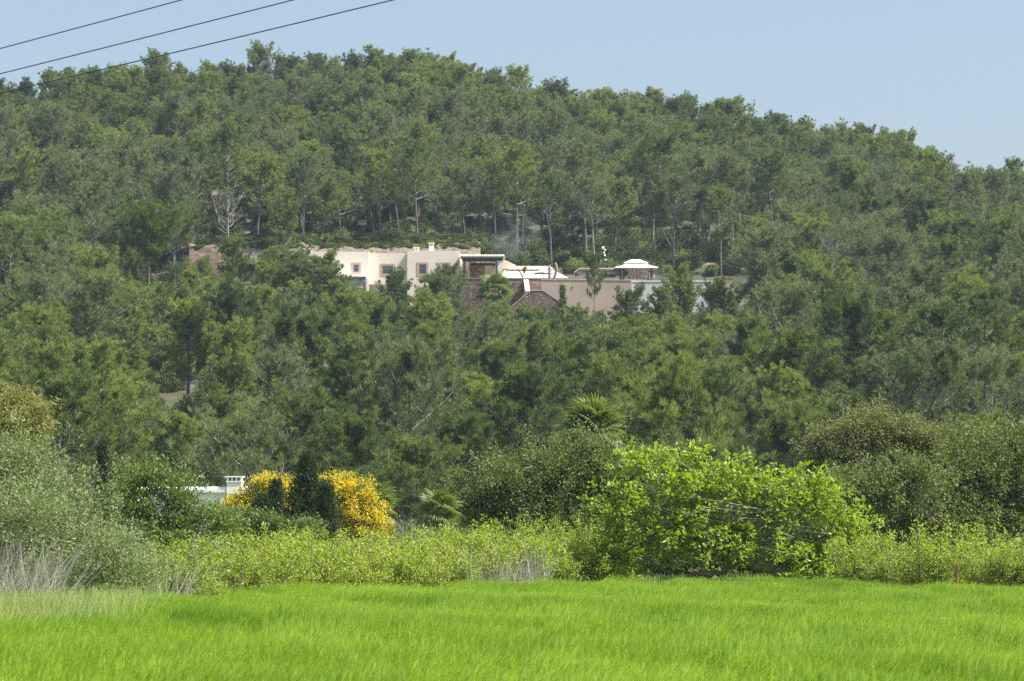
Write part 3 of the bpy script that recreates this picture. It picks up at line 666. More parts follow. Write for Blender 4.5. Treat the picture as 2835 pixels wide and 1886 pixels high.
# dark conifers by the mimosas
def cypress(name, label, px, top, bot, wpx, d, seed, n=500, form=1.):
    b = at(px, 0, d); H = at(px, top, d).z; wd = wpx * d / FP / 2; rng = np.random.default_rng(seed)
    r = empty(name, label, 'cypress', (b.x, d, 0)); mb = MB()
    t = rng.random(n) ** .8; az = rng.uniform(0, 6.283, n); rr = wd * ((1 - t) ** form + .03) * rng.uniform(.3, 1.15, n) * (.55 + .6 * np.abs(np.sin(az * 2.5 + t * 37)))
    P = np.stack([np.cos(az) * rr, np.sin(az) * rr, t * H * .97], 1)
    per = 60; Pn = np.repeat(P, per, 0) + rng.normal(size=(n * per, 3)) * .08 * np.array([1, 1, 1.6])
    D = np.repeat(np.stack([np.cos(az) * .4, np.sin(az) * .4, np.ones(n)], 1), per, 0) + rng.normal(size=(n * per, 3)) * .5
    mb.leaves(Pn, D, .12, .028, rng, shape='tri'); part('crown', mb, CYP, r)
    tb = MB(); tb.tube([(0, 0, -.2), (0, 0, H * .5), (0, 0, H * .9)], [.08, .05, .02], 6); part('trunk', tb, BARK, r, True)
cypress('conifer_tree', 'pointed dark conifer between the two golden mimosas', 708, 1048, 1220, 235, 93, 380, 420, 1.05)
cypress('cypress_tree', 'small narrow cypress before the golden mimosa', 635, 1112, 1215, 26, 90, 381, 130, .5)
cypress('cypress_tree', 'broad low cypress beneath the mimosa nearer the white house', 602, 1150, 1215, 62, 89, 382, 320, .5)
cypress('cypress_tree', 'dark cypress tucked against the pointed conifer', 750, 1120, 1220, 70, 92, 383, 320, .7)
cypress('cypress_tree', 'thin dark cypress rising over the olive tree', 238, 1015, 1120, 44, 115, 384, 240, .6)
# bare grey shrub
rng = np.random.default_rng(7); b = at(945, 0, 99); r = empty('bare_shrub', 'leafless grey shrub between the two low fan palms', 'shrub', (b.x, 99, 0)); mb = MB()
for k in range(260):
    az, tl_ = rng.uniform(0, 6.28), rng.uniform(0, .75)
    mb.tube(curve((rng.normal() * .15, rng.normal() * .15, .1), (math.cos(az) * math.sin(tl_), math.sin(az) * math.sin(tl_), math.cos(tl_)), rng.uniform(1.1, 2.3), 6, rng, .5), np.linspace(.012, .004, 7), 3)
part('branches', mb, TWIG, r)
# palms
def fan(rng, R0):
    """one fan leaf: stalk along +X then a pleated fan of narrow blades"""
    mb = MB(); st = R0 * .75
    mb.tube([(0, 0, 0), (st * .5, 0, .05), (st, 0, 0)], [.022, .016, .012], 4)
    n = 26
    for i in range(n):
        a = (i / (n - 1) - .5) * 3.9; L_ = R0 * (.62 + .38 * math.cos(a * .55)) * rng.uniform(.93, 1.05); wv = L_ * .05
        dr = np.array([math.cos(a), math.sin(a), 0]); sd = np.array([-math.sin(a), math.cos(a), (.35 if i % 2 else -.35)]); V = []
        for t, wk in ((.03, .35), (.5, 1), (.8, .6), (1, .06)):
            c = np.array([st, 0, 0]) + dr * L_ * t + np.array([0, 0, -.30 * L_ * t ** 3 - rng.uniform(0, .05) * t]); V += [c - sd * wv * wk, c + sd * wv * wk]
        mb.add(V, [(0, 1, 3, 2), (2, 3, 5, 4), (4, 5, 7, 6)])
    return mb.mesh('frond', PALM)
def palm(label, px, py, d, R0, n, seed, tr=.16, lo=-.9, group='fan palms of the garden'):
    rng = np.random.default_rng(seed); c = at(px, py, d); z0 = gz(c.x, d)
    r = empty('fan_palm', label, 'palm', (c.x, d, z0), 0, group); H = c.z - z0
    tb = MB(); zz = np.linspace(-.2, H, 14); tb.tube([(math.sin(q) * .05, 0, q) for q in zz], tr * (1 + .18 * (np.arange(14) % 2)), 9); part('trunk', tb, PALMTR, r, True)
    fm = [fan(rng, R0 * q) for q in (.9, 1, 1.08)]
    for k in range(n):
        t = (k + .5) / n; el = 1.35 + (lo - 1.35) * t ** 1.1; az = k * 2.39996
        f = link('frond', fm[k % 3], r, (0, 0, H)); f.rotation_mode = 'XYZ'
        f.rotation_euler = (Matrix.Rotation(az, 3, 'Z') @ Matrix.Rotation(-el, 3, 'Y') @ Matrix.Rotation(rng.normal() * .5, 3, 'X')).to_euler()
    return r
palm('tall fan palm standing over the bright fig tree', 1366, 990, 128, .88, 34, 500)
palm('fan palm behind the golden mimosa', 850, 1172, 102, .6, 34, 501)
palm('small fan palm at the edge of the wide dark tree', 1008, 1178, 101, .48, 22, 502, tr=.1)
# fig tree
d = 84.5; b = at(1760, 0, d); base = (b.x, d, 0)
r = empty('fig_tree', 'sprawling bright green fig tree at the edge of the barley', 'fig tree', base)
LB = [(1530, 1115, 115, 85), (1430, 1180, 85, 90), (1640, 1150, 110, 80), (1420, 1280, 90, 60), (1560, 1235, 130, 80), (1760, 1170, 100, 80), (1850, 1180, 95, 80), (1930, 1240, 75, 70), (1700, 1250, 150, 70), (1860, 1290, 130, 60), (1960, 1300, 45, 40), (1470, 1060, 60, 32), (1590, 1050, 60, 30), (1810, 1115, 95, 45), (1870, 1078, 30, 20), (1695, 1092, 75, 52), (1975, 1200, 45, 50), (1905, 1150, 75, 62), (1950, 1250, 70, 75)]
lb = [lob(*l, d, base, .9) for l in LB]
mb, Cn = canopy(600, lb, 1800, 10, .15, .115, .10, up=.1, shell=.55, shape='fig', rough=.17)
part('crown', mb, FIG, r)
wb = MB()
def limb(pts, r0, r1, mat=0):
    P = np.array([np.array(at(p[0], p[1], d + (p[2] if len(p) > 2 else 0))) - np.array(base) for p in pts]); n = 16
    ts = np.linspace(0, len(P) - 1, n); P2 = np.stack([np.interp(ts, range(len(P)), P[:, k]) for k in range(3)], 1)
    P2 += np.random.default_rng(len(wb.V)).normal(size=P2.shape) * .03
    wb.tube(P2, np.linspace(r0, r1, n), 8)
limb([(1815, 1345), (1790, 1308), (1740, 1302), (1700, 1295)], .20, .13)
limb([(1700, 1295), (1640, 1270), (1590, 1240), (1540, 1200), (1500, 1130)], .12, .05)
limb([(1640, 1270), (1560, 1260), (1480, 1220), (1430, 1150)], .08, .03)
limb([(1720, 1300), (1690, 1240), (1650, 1180), (1600, 1100)], .09, .03)
limb([(1790, 1308), (1800, 1240), (1780, 1180), (1760, 1120)], .10, .03)
limb([(1800, 1315), (1860, 1260), (1920, 1220), (1950, 1200)], .10, .03)
limb([(1690, 1300), (1640, 1325), (1600, 1320), (1570, 1340)], .08, .03)
limb([(1590, 1240), (1560, 1200), (1440, 1270), (1380, 1310)], .06, .02)
part('trunk', wb, FIGT, r, True)
part('branches', wood(601, lb[8][:3], Cn * np.array([1.08, 1.08, 1.05]), .024, 180, twig=.006, k=4), FIGW, r, True)

# hedge of yellow-green bushes along the field
def sprout_bush(seed, W, H, leafy=1., grey=0.):
    rng = np.random.default_rng(seed); st, lf = MB(), MB(); P, D = [], []
    for k in range(int(46 * W)):
        bx, by = rng.uniform(-W, W) * .8, rng.uniform(-.5, .5)
        az = rng.uniform(0, 6.28); t = rng.uniform(0, .5)
        S = curve((bx, by, 0), (math.cos(az) * math.sin(t), math.sin(az) * math.sin(t), math.cos(t)), H * rng.uniform(.55, 1.08), 7, rng, .5)
        st.tube(S, np.linspace(.021, .006, 8), 3)
        for q in range(22):
            f = rng.uniform(.8, 7); i = min(6, int(f)); p = S[i] + (S[i + 1] - S[i]) * (f - i)
            d2 = rnd_dirs(1, rng, .5)[0]; l = rng.uniform(.05, .28)
            if rng.random() < .25: st.tube([p, p + d2 * l], [.006, .003], 3)
            P.append(p + d2 * l); D.append(d2)
    P, D = np.array(P), np.array(D); per = int(13 * leafy); n = len(P) * per
    lf.leaves(np.repeat(P, per, 0) + rng.normal(size=(n, 3)) * .055, np.repeat(D, per, 0) * .4 + rng.normal(size=(n, 3)) * .7 + np.array([0, 0, .3]), .058 * rng.uniform(.6, 1.3, n), .042, rng)
    return lf.mesh('foliage', HEDGE), st.mesh('stems', STEM)
SB = [sprout_bush(700 + k, 1.15, 1.55 + .1 * (k % 3)) for k in range(4)]
hp = []
x_ = 380
while x_ < 1390: hp.append((x_, edge_d(x_) + 2.2, 1.0)); x_ += 78
hp += [(u, edge_d(u) + 2.0, s) for u, s in ((2015, .9), (2085, .85), (2150, .9), (2215, 1.12), (2285, .95), (2350, .9), (2430, .95), (2510, .9), (2590, 1.0), (2670, .9))]
hp += [(u, edge_d(u) + 4.5, 1.04) for u in range(430, 1380, 118)]
ordn = {0: 0, 1: 0, 2: 0}
for k, (u, dd, s) in enumerate(hp):
    side = 1 if u > 1900 else (2 if dd > edge_d(u) + 4 else 0); n_ = ordn[side]; ordn[side] += 1
    lab = {0: 'yellow-green bush in the front row of the hedge, %s along from the olive tree', 1: 'yellow-green bush past the fig tree, %s along from the fig', 2: 'yellow-green bush in the back row of the hedge, %s along from the olive tree'}[side] % ORD[n_]
    b = at(u, 0, dd); r = empty('bush', lab, 'bush', (b.x, dd, 0), rs.choice((0, 3.14)) + rs.uniform(-.3, .3), 'yellow-green bushes along the field')
    hs = s * (1.0 + .12 * math.sin(k * 2.1)) * (1 if side else 1.0); r.scale = (s, s, hs * dd / 82)
    f_, s_ = SB[k % 4]; link('foliage', f_, r); link('stems', s_, r)

# dry stalks and weeds in the near corner
def stalks(name, label, n, area, hmin, hmax, mat, seed, lean=.2, wd=.008, leaf=False):
    rng = np.random.default_rng(seed); mb = MB(); u = rng.uniform(area[0], area[1], n); dd = rng.uniform(area[2], area[3], n)
    x = (u - 1178.5) / FP * dd; P = np.stack([x, dd, np.zeros(n)], 1); h = rng.uniform(hmin, hmax, n)
    if 'pale green' in label:
        k = dd > edge_d(u) - rng.exponential(1.6, n) - .8; x, dd, P, h = x[k], dd[k], P[k], h[k]; n = len(h)
    L_ = norm(np.stack([rng.normal(lean * .5, lean, n), rng.normal(0, lean, n), np.ones(n)], 1)); S = norm(np.stack([np.ones(n), rng.normal(size=n) * .5, np.zeros(n)], 1)); V = []
    bend = rng.normal(size=(n, 3)) * .18 * np.array([1, 1, .1])
    for t, wk in ((0, 1), (.4, .9), (.75, .6), (1, .1)):
        c = P + L_ * (h * t)[:, None] + bend * (h * t * t)[:, None]; V += [c - S * wd * wk * .5, c + S * wd * wk * .5]
    V = np.stack(V, 1); b0 = (np.arange(n) * 8)[:, None]
    mb.add(V, np.concatenate([b0 + np.array([[0, 1, 3, 2]]), b0 + np.array([[2, 3, 5, 4]]), b0 + np.array([[4, 5, 7, 6]])]))
    return tag(link(name, mb.mesh(name, mat)), label, 'weeds', kind='stuff')
stalks('dry_grass', 'tall dry grey stalks in front of the olive tree', 850, (-200, 120, 54.5, 57), .9, 1.9, DRY, 801, .3, .011)
stalks('dry_grass', 'thin dry stalks between the olive tree and the hedge', 170, (335, 430, 59, 64), .8, 1.7, DRY, 802, .45, .009)
stalks('dry_grass', 'sparse dry stalks standing in the hedge', 500, (880, 1260, 77, 81), .9, 1.55, DRY, 804, .12, .010)
stalks('weeds', 'pale green weeds at the foot of the olive tree', 42000, (-300, 390, 43, 58.5), .25, .85, WEED, 803, .35, .012)

stalks('weeds', 'rank green grass under the hedge and the fig tree', 30000, (300, 2500, 75, 100), .15, .6, WEED, 805, .3, .012)
# rusty stake at the field edge
b = at(2201, 0, 73.6); mb = MB(); mb.tube([(0, 0, -.2), (.01, 0, .55), (.015, 0, .95)], [.028, .028, .026], 6, cap=True); mb.tube([(-.03, 0, .88), (.05, 0, .88)], [.012, .012], 5)
tag(link('fence_stake', mb.mesh('fence_stake', RUST), None, (b.x, 73.6, 0)), 'rusty iron stake at the edge of the barley', 'stake')

# ------------------------------------------------------------------ power cables
for k, (a, b, lab) in enumerate([((0, 112), (418, 0), 'topmost black cable crossing the sky'), ((0, 170), (675, 0), 'middle black cable of the three overhead'), ((0, 215), (905, 0), 'lowest black cable, passing in front of the hilltop pines')]):
    A = np.array(at(a[0], a[1], 76)); B = np.array(at(b[0], b[1], 76 - b[0] * .012)); ts = np.linspace(-6, 9, 60)[:, None]
    P = A + (B - A) * ts * (418 / b[0]) ; P[:, 2] += (.010 * (ts[:, 0] * (ts[:, 0] - b[0] / 418)) )
    mb = MB(); mb.tube(P, .0125, 6); tag(link('power_cable', mb.mesh('power_cable', WIRE, True)), lab, 'cable', 'overhead power cables')

# ------------------------------------------------------------------ white house by the garden
d = 112.; k_ = d / FP
def wx(px): return (px - 1178.5) * k_
def wz(py): return EYE + (HOR * 2357 / 2835 - py) * k_
o_ = (wx(500), d, 0); r = empty('white_house', 'white flat-roofed house half hidden behind the garden shrubs', 'house', o_)
mb = MB(); mb.box(wx(300) - o_[0], wx(760) - o_[0], 0, 6, -.3, wz(1134)); part('wall', mb, LIME, r)
mb = MB()
prof = [(-.12, 0), (-.12, .10), (-.06, .17), (.1, .2), (.5, .2), (.5, 0)]
x0, x1 = wx(296) - o_[0], wx(764) - o_[0]; z0 = wz(1134)
for (ya, yb_) in ((0, 1), (1, 0)):
    pass
V = [(x0, y, z0 + z + .003) for y, z in prof] + [(x1, y, z0 + z + .003) for y, z in prof]; n = len(prof)
mb.add(V, [[i, (i + 1) % n, n + (i + 1) % n, n + i] for i in range(n)]); mb.add(V[:n], [list(range(n))]); mb.add(V[n:], [list(reversed(range(n)))])
mb.box(x0, x1, 5.7, 6.1, z0 + .003, z0 + .2); mb.box(x0, x0 + .3, .5, 5.7, z0 + .003, z0 + .198); mb.box(x1 - .3, x1, .5, 5.7, z0 + .003, z0 + .198)
part('parapet', mb, LIME, r, False)
mb = MB(); mb.box(x0 + .3, x1 - .3, .5, 5.7, z0 + .002, z0 + .06); rf = part('roof', mb, LIME, r)
mb = MB(); cx0, cx1 = wx(522.5) - o_[0], wx(557) - o_[0]; w_ = cx1 - cx0; zt = wz(1096)
mb.box(cx0, cx1, -.14, .42, wz(1175), wz(1110)); mb.box(cx0 - .03, cx1 + .03, -.17, .45, wz(1110) + .002, wz(1107.5)); mb.box(cx0 - .05, cx1 + .05, -.19, .47, zt - .045, zt)
for q in (0, 1, 2, 3):
    xx = cx0 + (w_ - .07) * q / 3
    for yy in (-.14, .35): mb.box(xx, xx + .07, yy, yy + .07, wz(1107.5) + .002, zt - .047)
ch = part('chimney', mb, LIME, r)
mb = MB(); mb.box(cx0 + .07, cx1 - .07, .1, .2, wz(1107.5) + .003, zt - .05); part('flue', mb, WOOD, ch)
for px in (380, 640):
    mb = MB(); mb.box(wx(px) - .4 - o_[0], wx(px) + .4 - o_[0], -.012, .05, 1.0, 2.0); f_ = part('window', mb, GLASS, r)

# ------------------------------------------------------------------ cream house on the hill (photograph pixels, 383 m away)
D0 = 383.0
O = (sx(1100), D0, FLOOR)
hs = empty('cream_house', 'cream flat-roofed villa with rose window surrounds on the hillside', 'house', O)
def X_(px): return sx(px) - O[0]
def Z_(py): return sz(py) - O[2]
blocks = [(836, 844.5, 704, 1.5, 9.0), (845, 1021, 697, 0.0, 9.5), (1021.5, 1127, 699.5, .9, 9.0), (1127.5, 1272, 695, 0.0, 9.8), (1272.5, 1300, 696, 4.2, 9.6)]
for (a, b_, top, y0, y1) in blocks:
    mb = MB(); mb.box(X_(a), X_(b_), y0, y1, -4.4 if a < 1200 else -1, Z_(top) - .34)
    mb.box(X_(a), X_(b_), y0, y0 + .28, Z_(top) - .337, Z_(top)); mb.box(X_(a), X_(b_), y1 - .28, y1, Z_(top) - .337, Z_(top))
    mb.box(X_(a), X_(a) + .28, y0 + .282, y1 - .282, Z_(top) - .337, Z_(top) - .002); mb.box(X_(b_) - .28, X_(b_), y0 + .282, y1 - .282, Z_(top) - .337, Z_(top) - .002)
    part('wall', mb, PLASTER, hs)
def window(a, b_, t_, bo, ga, gb, gt, gbo, y):
    mb = MB(); yy0, yy1 = y - .035, y + .1
    mb.box(X_(a), X_(ga), yy0, yy1, Z_(bo), Z_(t_)); mb.box(X_(gb), X_(b_), yy0, yy1, Z_(bo), Z_(t_)); mb.box(X_(ga), X_(gb), yy0, yy1, Z_(gt), Z_(t_)); mb.box(X_(ga), X_(gb), yy0, yy1, Z_(bo), Z_(gbo))
    wn = part('window', mb, ROSE, hs)
    mb = MB(); mb.box(X_(ga), X_(gb), y - .012, y + .05, Z_(gbo), Z_(gt)); part('pane', mb, GLASS, wn)
    mb = MB(); e_ = .07; x0, x1, z0, z1 = X_(ga), X_(gb), Z_(gbo), Z_(gt)
    mb.box(x0, x0 + e_, y - .028, y - .014, z0, z1); mb.box(x1 - e_, x1, y - .028, y - .014, z0, z1); mb.box(x0 + e_, x1 - e_, y - .028, y - .014, z1 - e_, z1); mb.box(x0 + e_, x1 - e_, y - .028, y - .014, z0, z0 + e_)
    mb.box(x0 + e_, x1 - e_, y - .026, y - .014, (z0 + z1) / 2 + .05, (z0 + z1) / 2 + .1)
    part('frame', mb, FRAME, wn)
window(973, 1000, 727, 760, 978, 994, 732.5, 754, 0)
window(1052, 1093, 728, 762, 1057, 1088, 734, 757, .9)
window(1154, 1186, 726, 765, 1160, 1180.5, 731.5, 759, 0)
window(1217, 1249, 726, 764, 1223, 1243, 731.5, 758, 0)
for (a, b_, t_) in ((1146, 1159, 682), (1187, 1200, 669.5)):
    mb = MB(); zb, zt = Z_(696.5), Z_(t_); mb.box(X_(a), X_(b_), 1.2, 1.75, zb - .35, zt - .36)
    for q in (X_(a), X_(b_) - .12):
        for w2 in (1.2, 1.63): mb.box(q, q + .12, w2, w2 + .12, zt - .358, zt - .1)
    mb.box(X_(a) + .16, X_(b_) - .16, 1.4, 1.55, zt - .358, zt - .1); mb.box(X_(a) - .07, X_(b_) + .07, 1.13, 1.82, zt - .098, zt); part('chimney', mb, PLASTER, hs)
mb = MB(); mb.box(X_(850), X_(862), .9, 1.5, Z_(699), Z_(688)); mb.box(X_(848), X_(864), .85, 1.55, Z_(688) + .003, Z_(686)); part('chimney', mb, LIME, hs)
mb = MB(); mb.box(X_(1297), X_(1320), 3.6, 5.4, Z_(735), Z_(694.5)); part('chimney', mb, WALLST2, hs)
# annex below: white ledge over slate stone
mb = MB(); mb.box(X_(935), X_(1015), -2.6, -.004, -5.2, Z_(772) - .003); part('lower_wall', mb, SLATE, hs)
mb = MB(); mb.box(X_(934), X_(1016), -2.68, -.006, Z_(772), Z_(769.3)); part('ledge', mb, LIME, hs)
mb = MB(); mb.box(X_(988), X_(1003), -2.63, -2.5, -3.6, Z_(803)); mb.box(X_(984), X_(1008), -2.66, -2.5, Z_(802.8), Z_(797)); part('door', mb, ROSE, hs)
mb = MB(); mb.tube([(X_(1032), 4, Z_(699)), (X_(1032), 4, Z_(690))], [.04, .04], 6); part('vent_pipe', mb, LIME, hs)
# covered porch
mb = MB()
nt_ = 23
for q in range(nt_):                                   # rows of barrel tiles
    x0 = X_(1275) + (X_(1396) - X_(1275)) * q / nt_; wv = (X_(1396) - X_(1275)) / nt_
    a = np.linspace(0, math.pi, 6); ya, yb_, za, zb = -2.2, .4, Z_(713.5), Z_(706.5)
    V = [(x0 + wv / 2 - math.cos(t) * wv * .46, ya, za + math.sin(t) * .11) for t in a] + [(x0 + wv / 2 - math.cos(t) * wv * .46, yb_, zb + math.sin(t) * .11) for t in a]
    mb.add(V, [[i, i + 1, 7 + i, 6 + i] for i in range(5)]); mb.add(V[:6], [list(range(6))])
mb.add([(X_(1274), -2.2, Z_(714)), (X_(1397), -2.2, Z_(714)), (X_(1397), .4, Z_(707)), (X_(1274), .4, Z_(707)), (X_(1274), -2.2, Z_(715)), (X_(1397), -2.2, Z_(715)), (X_(1397), 3.4, Z_(711)), (X_(1274), 3.4, Z_(711))],
       [(0, 1, 2, 3), (4, 7, 6, 5), (0, 4, 5, 1), (1, 5, 6, 2), (3, 2, 6, 7), (0, 3, 7, 4)])
part('porch_roof', mb, TILE, hs)
mb = MB(); mb.box(X_(1279), X_(1396), -1.95, -1.6, Z_(717.6), Z_(715.1)); part('cornice', mb, PLASTER, hs)
mb = MB(); mb.box(X_(1280), X_(1393), -1.92, -1.62, Z_(727), Z_(717.8))
for q in range(8): mb.box(X_(1283 + q * 15), X_(1286 + q * 15), -1.62, 3.3, Z_(722), Z_(718))
mb.box(X_(1302), X_(1372), .8, 1.0, Z_(734), Z_(727))
part('beam', mb, WOOD, hs)
mb = MB(); mb.box(X_(1378), X_(1391), -1.95, -1.4, 0.02, Z_(726.6)); mb.box(X_(1376), X_(1392.5), -1.98, -1.37, Z_(727.6), Z_(726.3) + .001); part('pillar', mb, PLASTER, hs)
mb = MB(); mb.box(X_(1361), X_(1370), 1.2, 1.6, .02, Z_(733)); part('pillar', mb, TILE_E, hs)
mb = MB(); mb.box(X_(1300), X_(1342), 2.2, 2.6, .02, Z_(729)); mb.box(X_(1342), X_(1353), 2.25, 2.6, .02, Z_(752)); part('stone_wall', mb, WALLST2, hs)
mb = MB()
for q in (1281, 1289, 1299.5, 1372): mb.box(X_(q), X_(q + 1.4), -1.9, -1.82, .02, Z_(727.1))
mb.box(X_(1282.5), X_(1372), -1.9, -1.82, Z_(728.4), Z_(727.1)); part('glazing_frame', mb, FRAME, hs)
for a, b_ in ((1283, 1289), (1374, 1378)):
    mb = MB(); mb.box(X_(a), X_(b_), -1.86, -1.85, .03, Z_(728.6)); part('glazing', mb, GLASS, hs)
mb = MB(); mb.box(X_(1272), X_(1395), -1.4, 4.2, -.9, .012); part('porch_floor', mb, COPE, hs)

# outbuilding with broad pale roofs
O2 = (sx(1460), 388, FLOOR); ob = empty('outbuilding', 'low outbuilding with broad sunlit pale roofs past the porch', 'building', O2)
def X2(px): return sx(px, 386) - O2[0]
def Z2(py): return sz(py, 386) - O2[2]
mb = MB(); mb.box(X2(1392), X2(1562), -.9, 4.2, -1, Z2(767)); part('wall', mb, PLASTER, ob)
def hip(mb, x0, x1, rx0, rx1, ye, yr, ye2, ze, zr, th=.1):
    V = [(x0, ye, ze), (x1, ye, ze), (x1, ye2, ze), (x0, ye2, ze), (rx0, yr, zr), (rx1, yr, zr)]
    mb.add(V + [(a, b, c - th) for a, b, c in V[:4]], [(0, 1, 5, 4), (1, 2, 5), (2, 3, 4, 5), (3, 0, 4)][0:1]); n = mb.n - 10
    for f in ((1, 2, 5), (3, 0, 4), (2, 3, 4, 5), (0, 6, 7, 1), (1, 7, 8, 2), (2, 8, 9, 3), (3, 9, 6, 0), (9, 8, 7, 6)): mb.F.append((np.array([f]) + n, 0))
mb = MB(); hip(mb, X2(1386), X2(1574), X2(1396), X2(1532), -2.0, 1.4, 4.6, Z2(769), Z2(742)); part('roof', mb, TILE, ob)
mb = MB(); mb.box(X2(1408), X2(1528), 1.3, 3.0, Z2(750), Z2(738)); part('wall', mb, PLASTER, ob)
mb = MB(); hip(mb, X2(1404), X2(1532), X2(1412), X2(1524), .9, 2.2, 3.5, Z2(738), Z2(729)); part('roof', mb, TILE, ob)
mb = MB(); V = [(X2(1382), -.5, Z2(717)), (X2(1392), -.5, Z2(714)), (X2(1428), .6, Z2(729)), (X2(1411), .6, Z2(737)), (X2(1382), .2, Z2(738))]
mb.add(V + [(a, b + .2, c - .08) for a, b, c in V], [(0, 1, 2, 3, 4)]); n = mb.n - 10
mb.F.append((np.array([(9, 8, 7, 6, 5)]) + n, 0)); mb.F.append((np.array([(i, i + 5, (i + 1) % 5 + 5, (i + 1) % 5) for i in range(5)]) + n, 0)); part('gable_roof', mb, TILE, ob)
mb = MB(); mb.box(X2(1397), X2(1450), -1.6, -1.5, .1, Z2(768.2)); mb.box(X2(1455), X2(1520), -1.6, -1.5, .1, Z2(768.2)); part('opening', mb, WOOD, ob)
mb = MB(); mb.tube([(X2(1432), -2.2, Z2(744)), (X2(1440), -2.3, Z2(755)), (X2(1448), -2.4, Z2(769))], [.05, .09, .12], 6); part('beam', mb, WOOD, ob)
# small tiled store between wall and gazebo
O3 = (sx(1660), 384, FLOOR); st = empty('garden_store', 'low garden store with timber beams next to the white gazebo', 'shed', O3)
def X3(px): return sx(px, 384) - O3[0]
def Z3(py): return sz(py, 384) - O3[2]
mb = MB(); mb.prism([(X3(1588), Z3(756)), (X3(1604), Z3(744)), (X3(1726), Z3(744)), (X3(1726), Z3(748)), (X3(1604), Z3(748)), (X3(1590), Z3(758))], -1.2, 2.5); part('roof', mb, COPE, st)
mb = MB(); mb.box(X3(1606), X3(1726), -1.1, -.9, Z3(752), Z3(748) - .003); mb.box(X3(1680), X3(1718), -1.0, -.8, Z3(763), Z3(759)); mb.prism([(X3(1592), Z3(760)), (X3(1604), Z3(750)), (X3(1612), Z3(750)), (X3(1612), Z3(762))], -1.0, 2.3); part('beam', mb, TILE_E, st)
mb = MB(); mb.box(X3(1601), X3(1614), -.8, 2.2, -1, Z3(762)); mb.box(X3(1613), X3(1640), -.5, 2.2, -1, Z3(752.5)); mb.box(X3(1679), X3(1716), -.7, .2, Z3(758.8), Z3(752.3)); mb.box(X3(1716), X3(1726), -.7, 2.2, -1, Z3(752.5)); part('wall', mb, LIME, st)
# gazebo
O4 = (sx(1762, 379), 379.5, FLOOR - .1); gzb = empty('gazebo', 'white two-tiered canvas gazebo with dark posts and net curtains', 'gazebo', O4)
def X4(px): return sx(px, 379.5) - O4[0]
def Z4(py): return sz(py, 379.5) - O4[2]
wg = (X4(1823) - X4(1700)) / 2; cxg = (X4(1823) + X4(1700)) / 2; yc = 1.6
def tier(mb, r0, r1, z0, z1, val=.1, ry0=1.9, ry1=.6, sag=.06):
    ring = []
    for t in (0, .35, .7, 1):
        rx = r0 + (r1 - r0) * t; ry = ry0 + (ry1 - ry0) * t; z = z0 + (z1 - z0) * t - sag * math.sin(t * math.pi)
        ring.append([(cxg - rx, yc - ry, z), (cxg + rx, yc - ry, z), (cxg + rx, yc + ry, z), (cxg - rx, yc + ry, z)])
    ring.insert(0, [(a, b, c - val) for a, b, c in ring[0]])
    V = [p for q in ring for p in q]
    F = [[i * 4 + j, i * 4 + (j + 1) % 4, i * 4 + 4 + (j + 1) % 4, i * 4 + 4 + j] for i in range(len(ring) - 1) for j in range(4)]
    mb.add(V, F); mb.add(ring[-1], [(0, 1, 2, 3)])
mb = MB(); tier(mb, wg, .95, Z4(741), Z4(727), ry0=2.2, ry1=.7); part('canopy', mb, CANVAS, gzb)
mb = MB(); tier(mb, (X4(1796) - X4(1728)) / 2, .55, Z4(726), Z4(716), ry0=1.1, ry1=.25, sag=.02); part('canopy', mb, CANVAS, gzb)
for px, yy in ((1720, 2.6), (1727, .2), (1803, .2), (1797, 2.9)):
    mb = MB(); mb.box(X4(px) - .07, X4(px) + .07, yy - .07, yy + .07, -.8, Z4(741.5)); part('post', mb, WOOD, gzb)
def curtain(x0, x1, top, gather, seed, yy=.2):
    mb = MB(); V = []; nU, nV = 64, 14
    for j in range(nV + 1):
        t = j / nV; z = Z4(742) * (1 - t) + .05 * t; sq = 1 - .55 * math.sin(t * math.pi) ** 1.2
        for i in range(nU + 1):
            q = i / nU; x = (x0 + (x1 - x0) * q); x = gather + (x - gather) * (sq if j else 1)
            V.append((x, yy + math.sin(q * 22 + seed) * .07 * (.4 + t), z))
    mb.add(V, [[j * (nU + 1) + i, j * (nU + 1) + i + 1, (j + 1) * (nU + 1) + i + 1, (j + 1) * (nU + 1) + i] for j in range(nV) for i in range(nU)]); part('curtain', mb, NET, gzb, True)
curtain(X4(1729), X4(1752), 0, X4(1748), 1); curtain(X4(1765), X4(1802), 0, X4(1790), 2); curtain(X4(1804), X4(1814), 0, X4(1812), 3, .5); curtain(X4(1735), X4(1795), 0, X4(1765), 4, 2.8)
# parasol
O5 = (sx(1505, 382), 382.5, FLOOR); pr_ = empty('parasol', 'open cream parasol on the terrace before the pale roofs', 'parasol', O5)
mb = MB(); zt = sz(750, 382) - FLOOR; nn = 8
V = [(0, 0, zt + .28)] + [(math.cos(i * math.pi / 4) * 1.25, math.sin(i * math.pi / 4) * 1.25, zt - .2) for i in range(nn)] + [(math.cos(i * math.pi / 4) * 1.25, math.sin(i * math.pi / 4) * 1.25, zt - .3) for i in range(nn)]
mb.add(V, [[0, 1 + i, 1 + (i + 1) % nn] for i in range(nn)]); mb.F.append((np.array([[1 + i, 9 + i, 9 + (i + 1) % nn, 1 + (i + 1) % nn] for i in range(nn)]), 0)); part('canopy', mb, CANVAS, pr_)
mb = MB(); mb.tube([(0, 0, -.8), (0, 0, zt + .25)], [.03, .03], 6); part('pole', mb, WOOD, pr_)
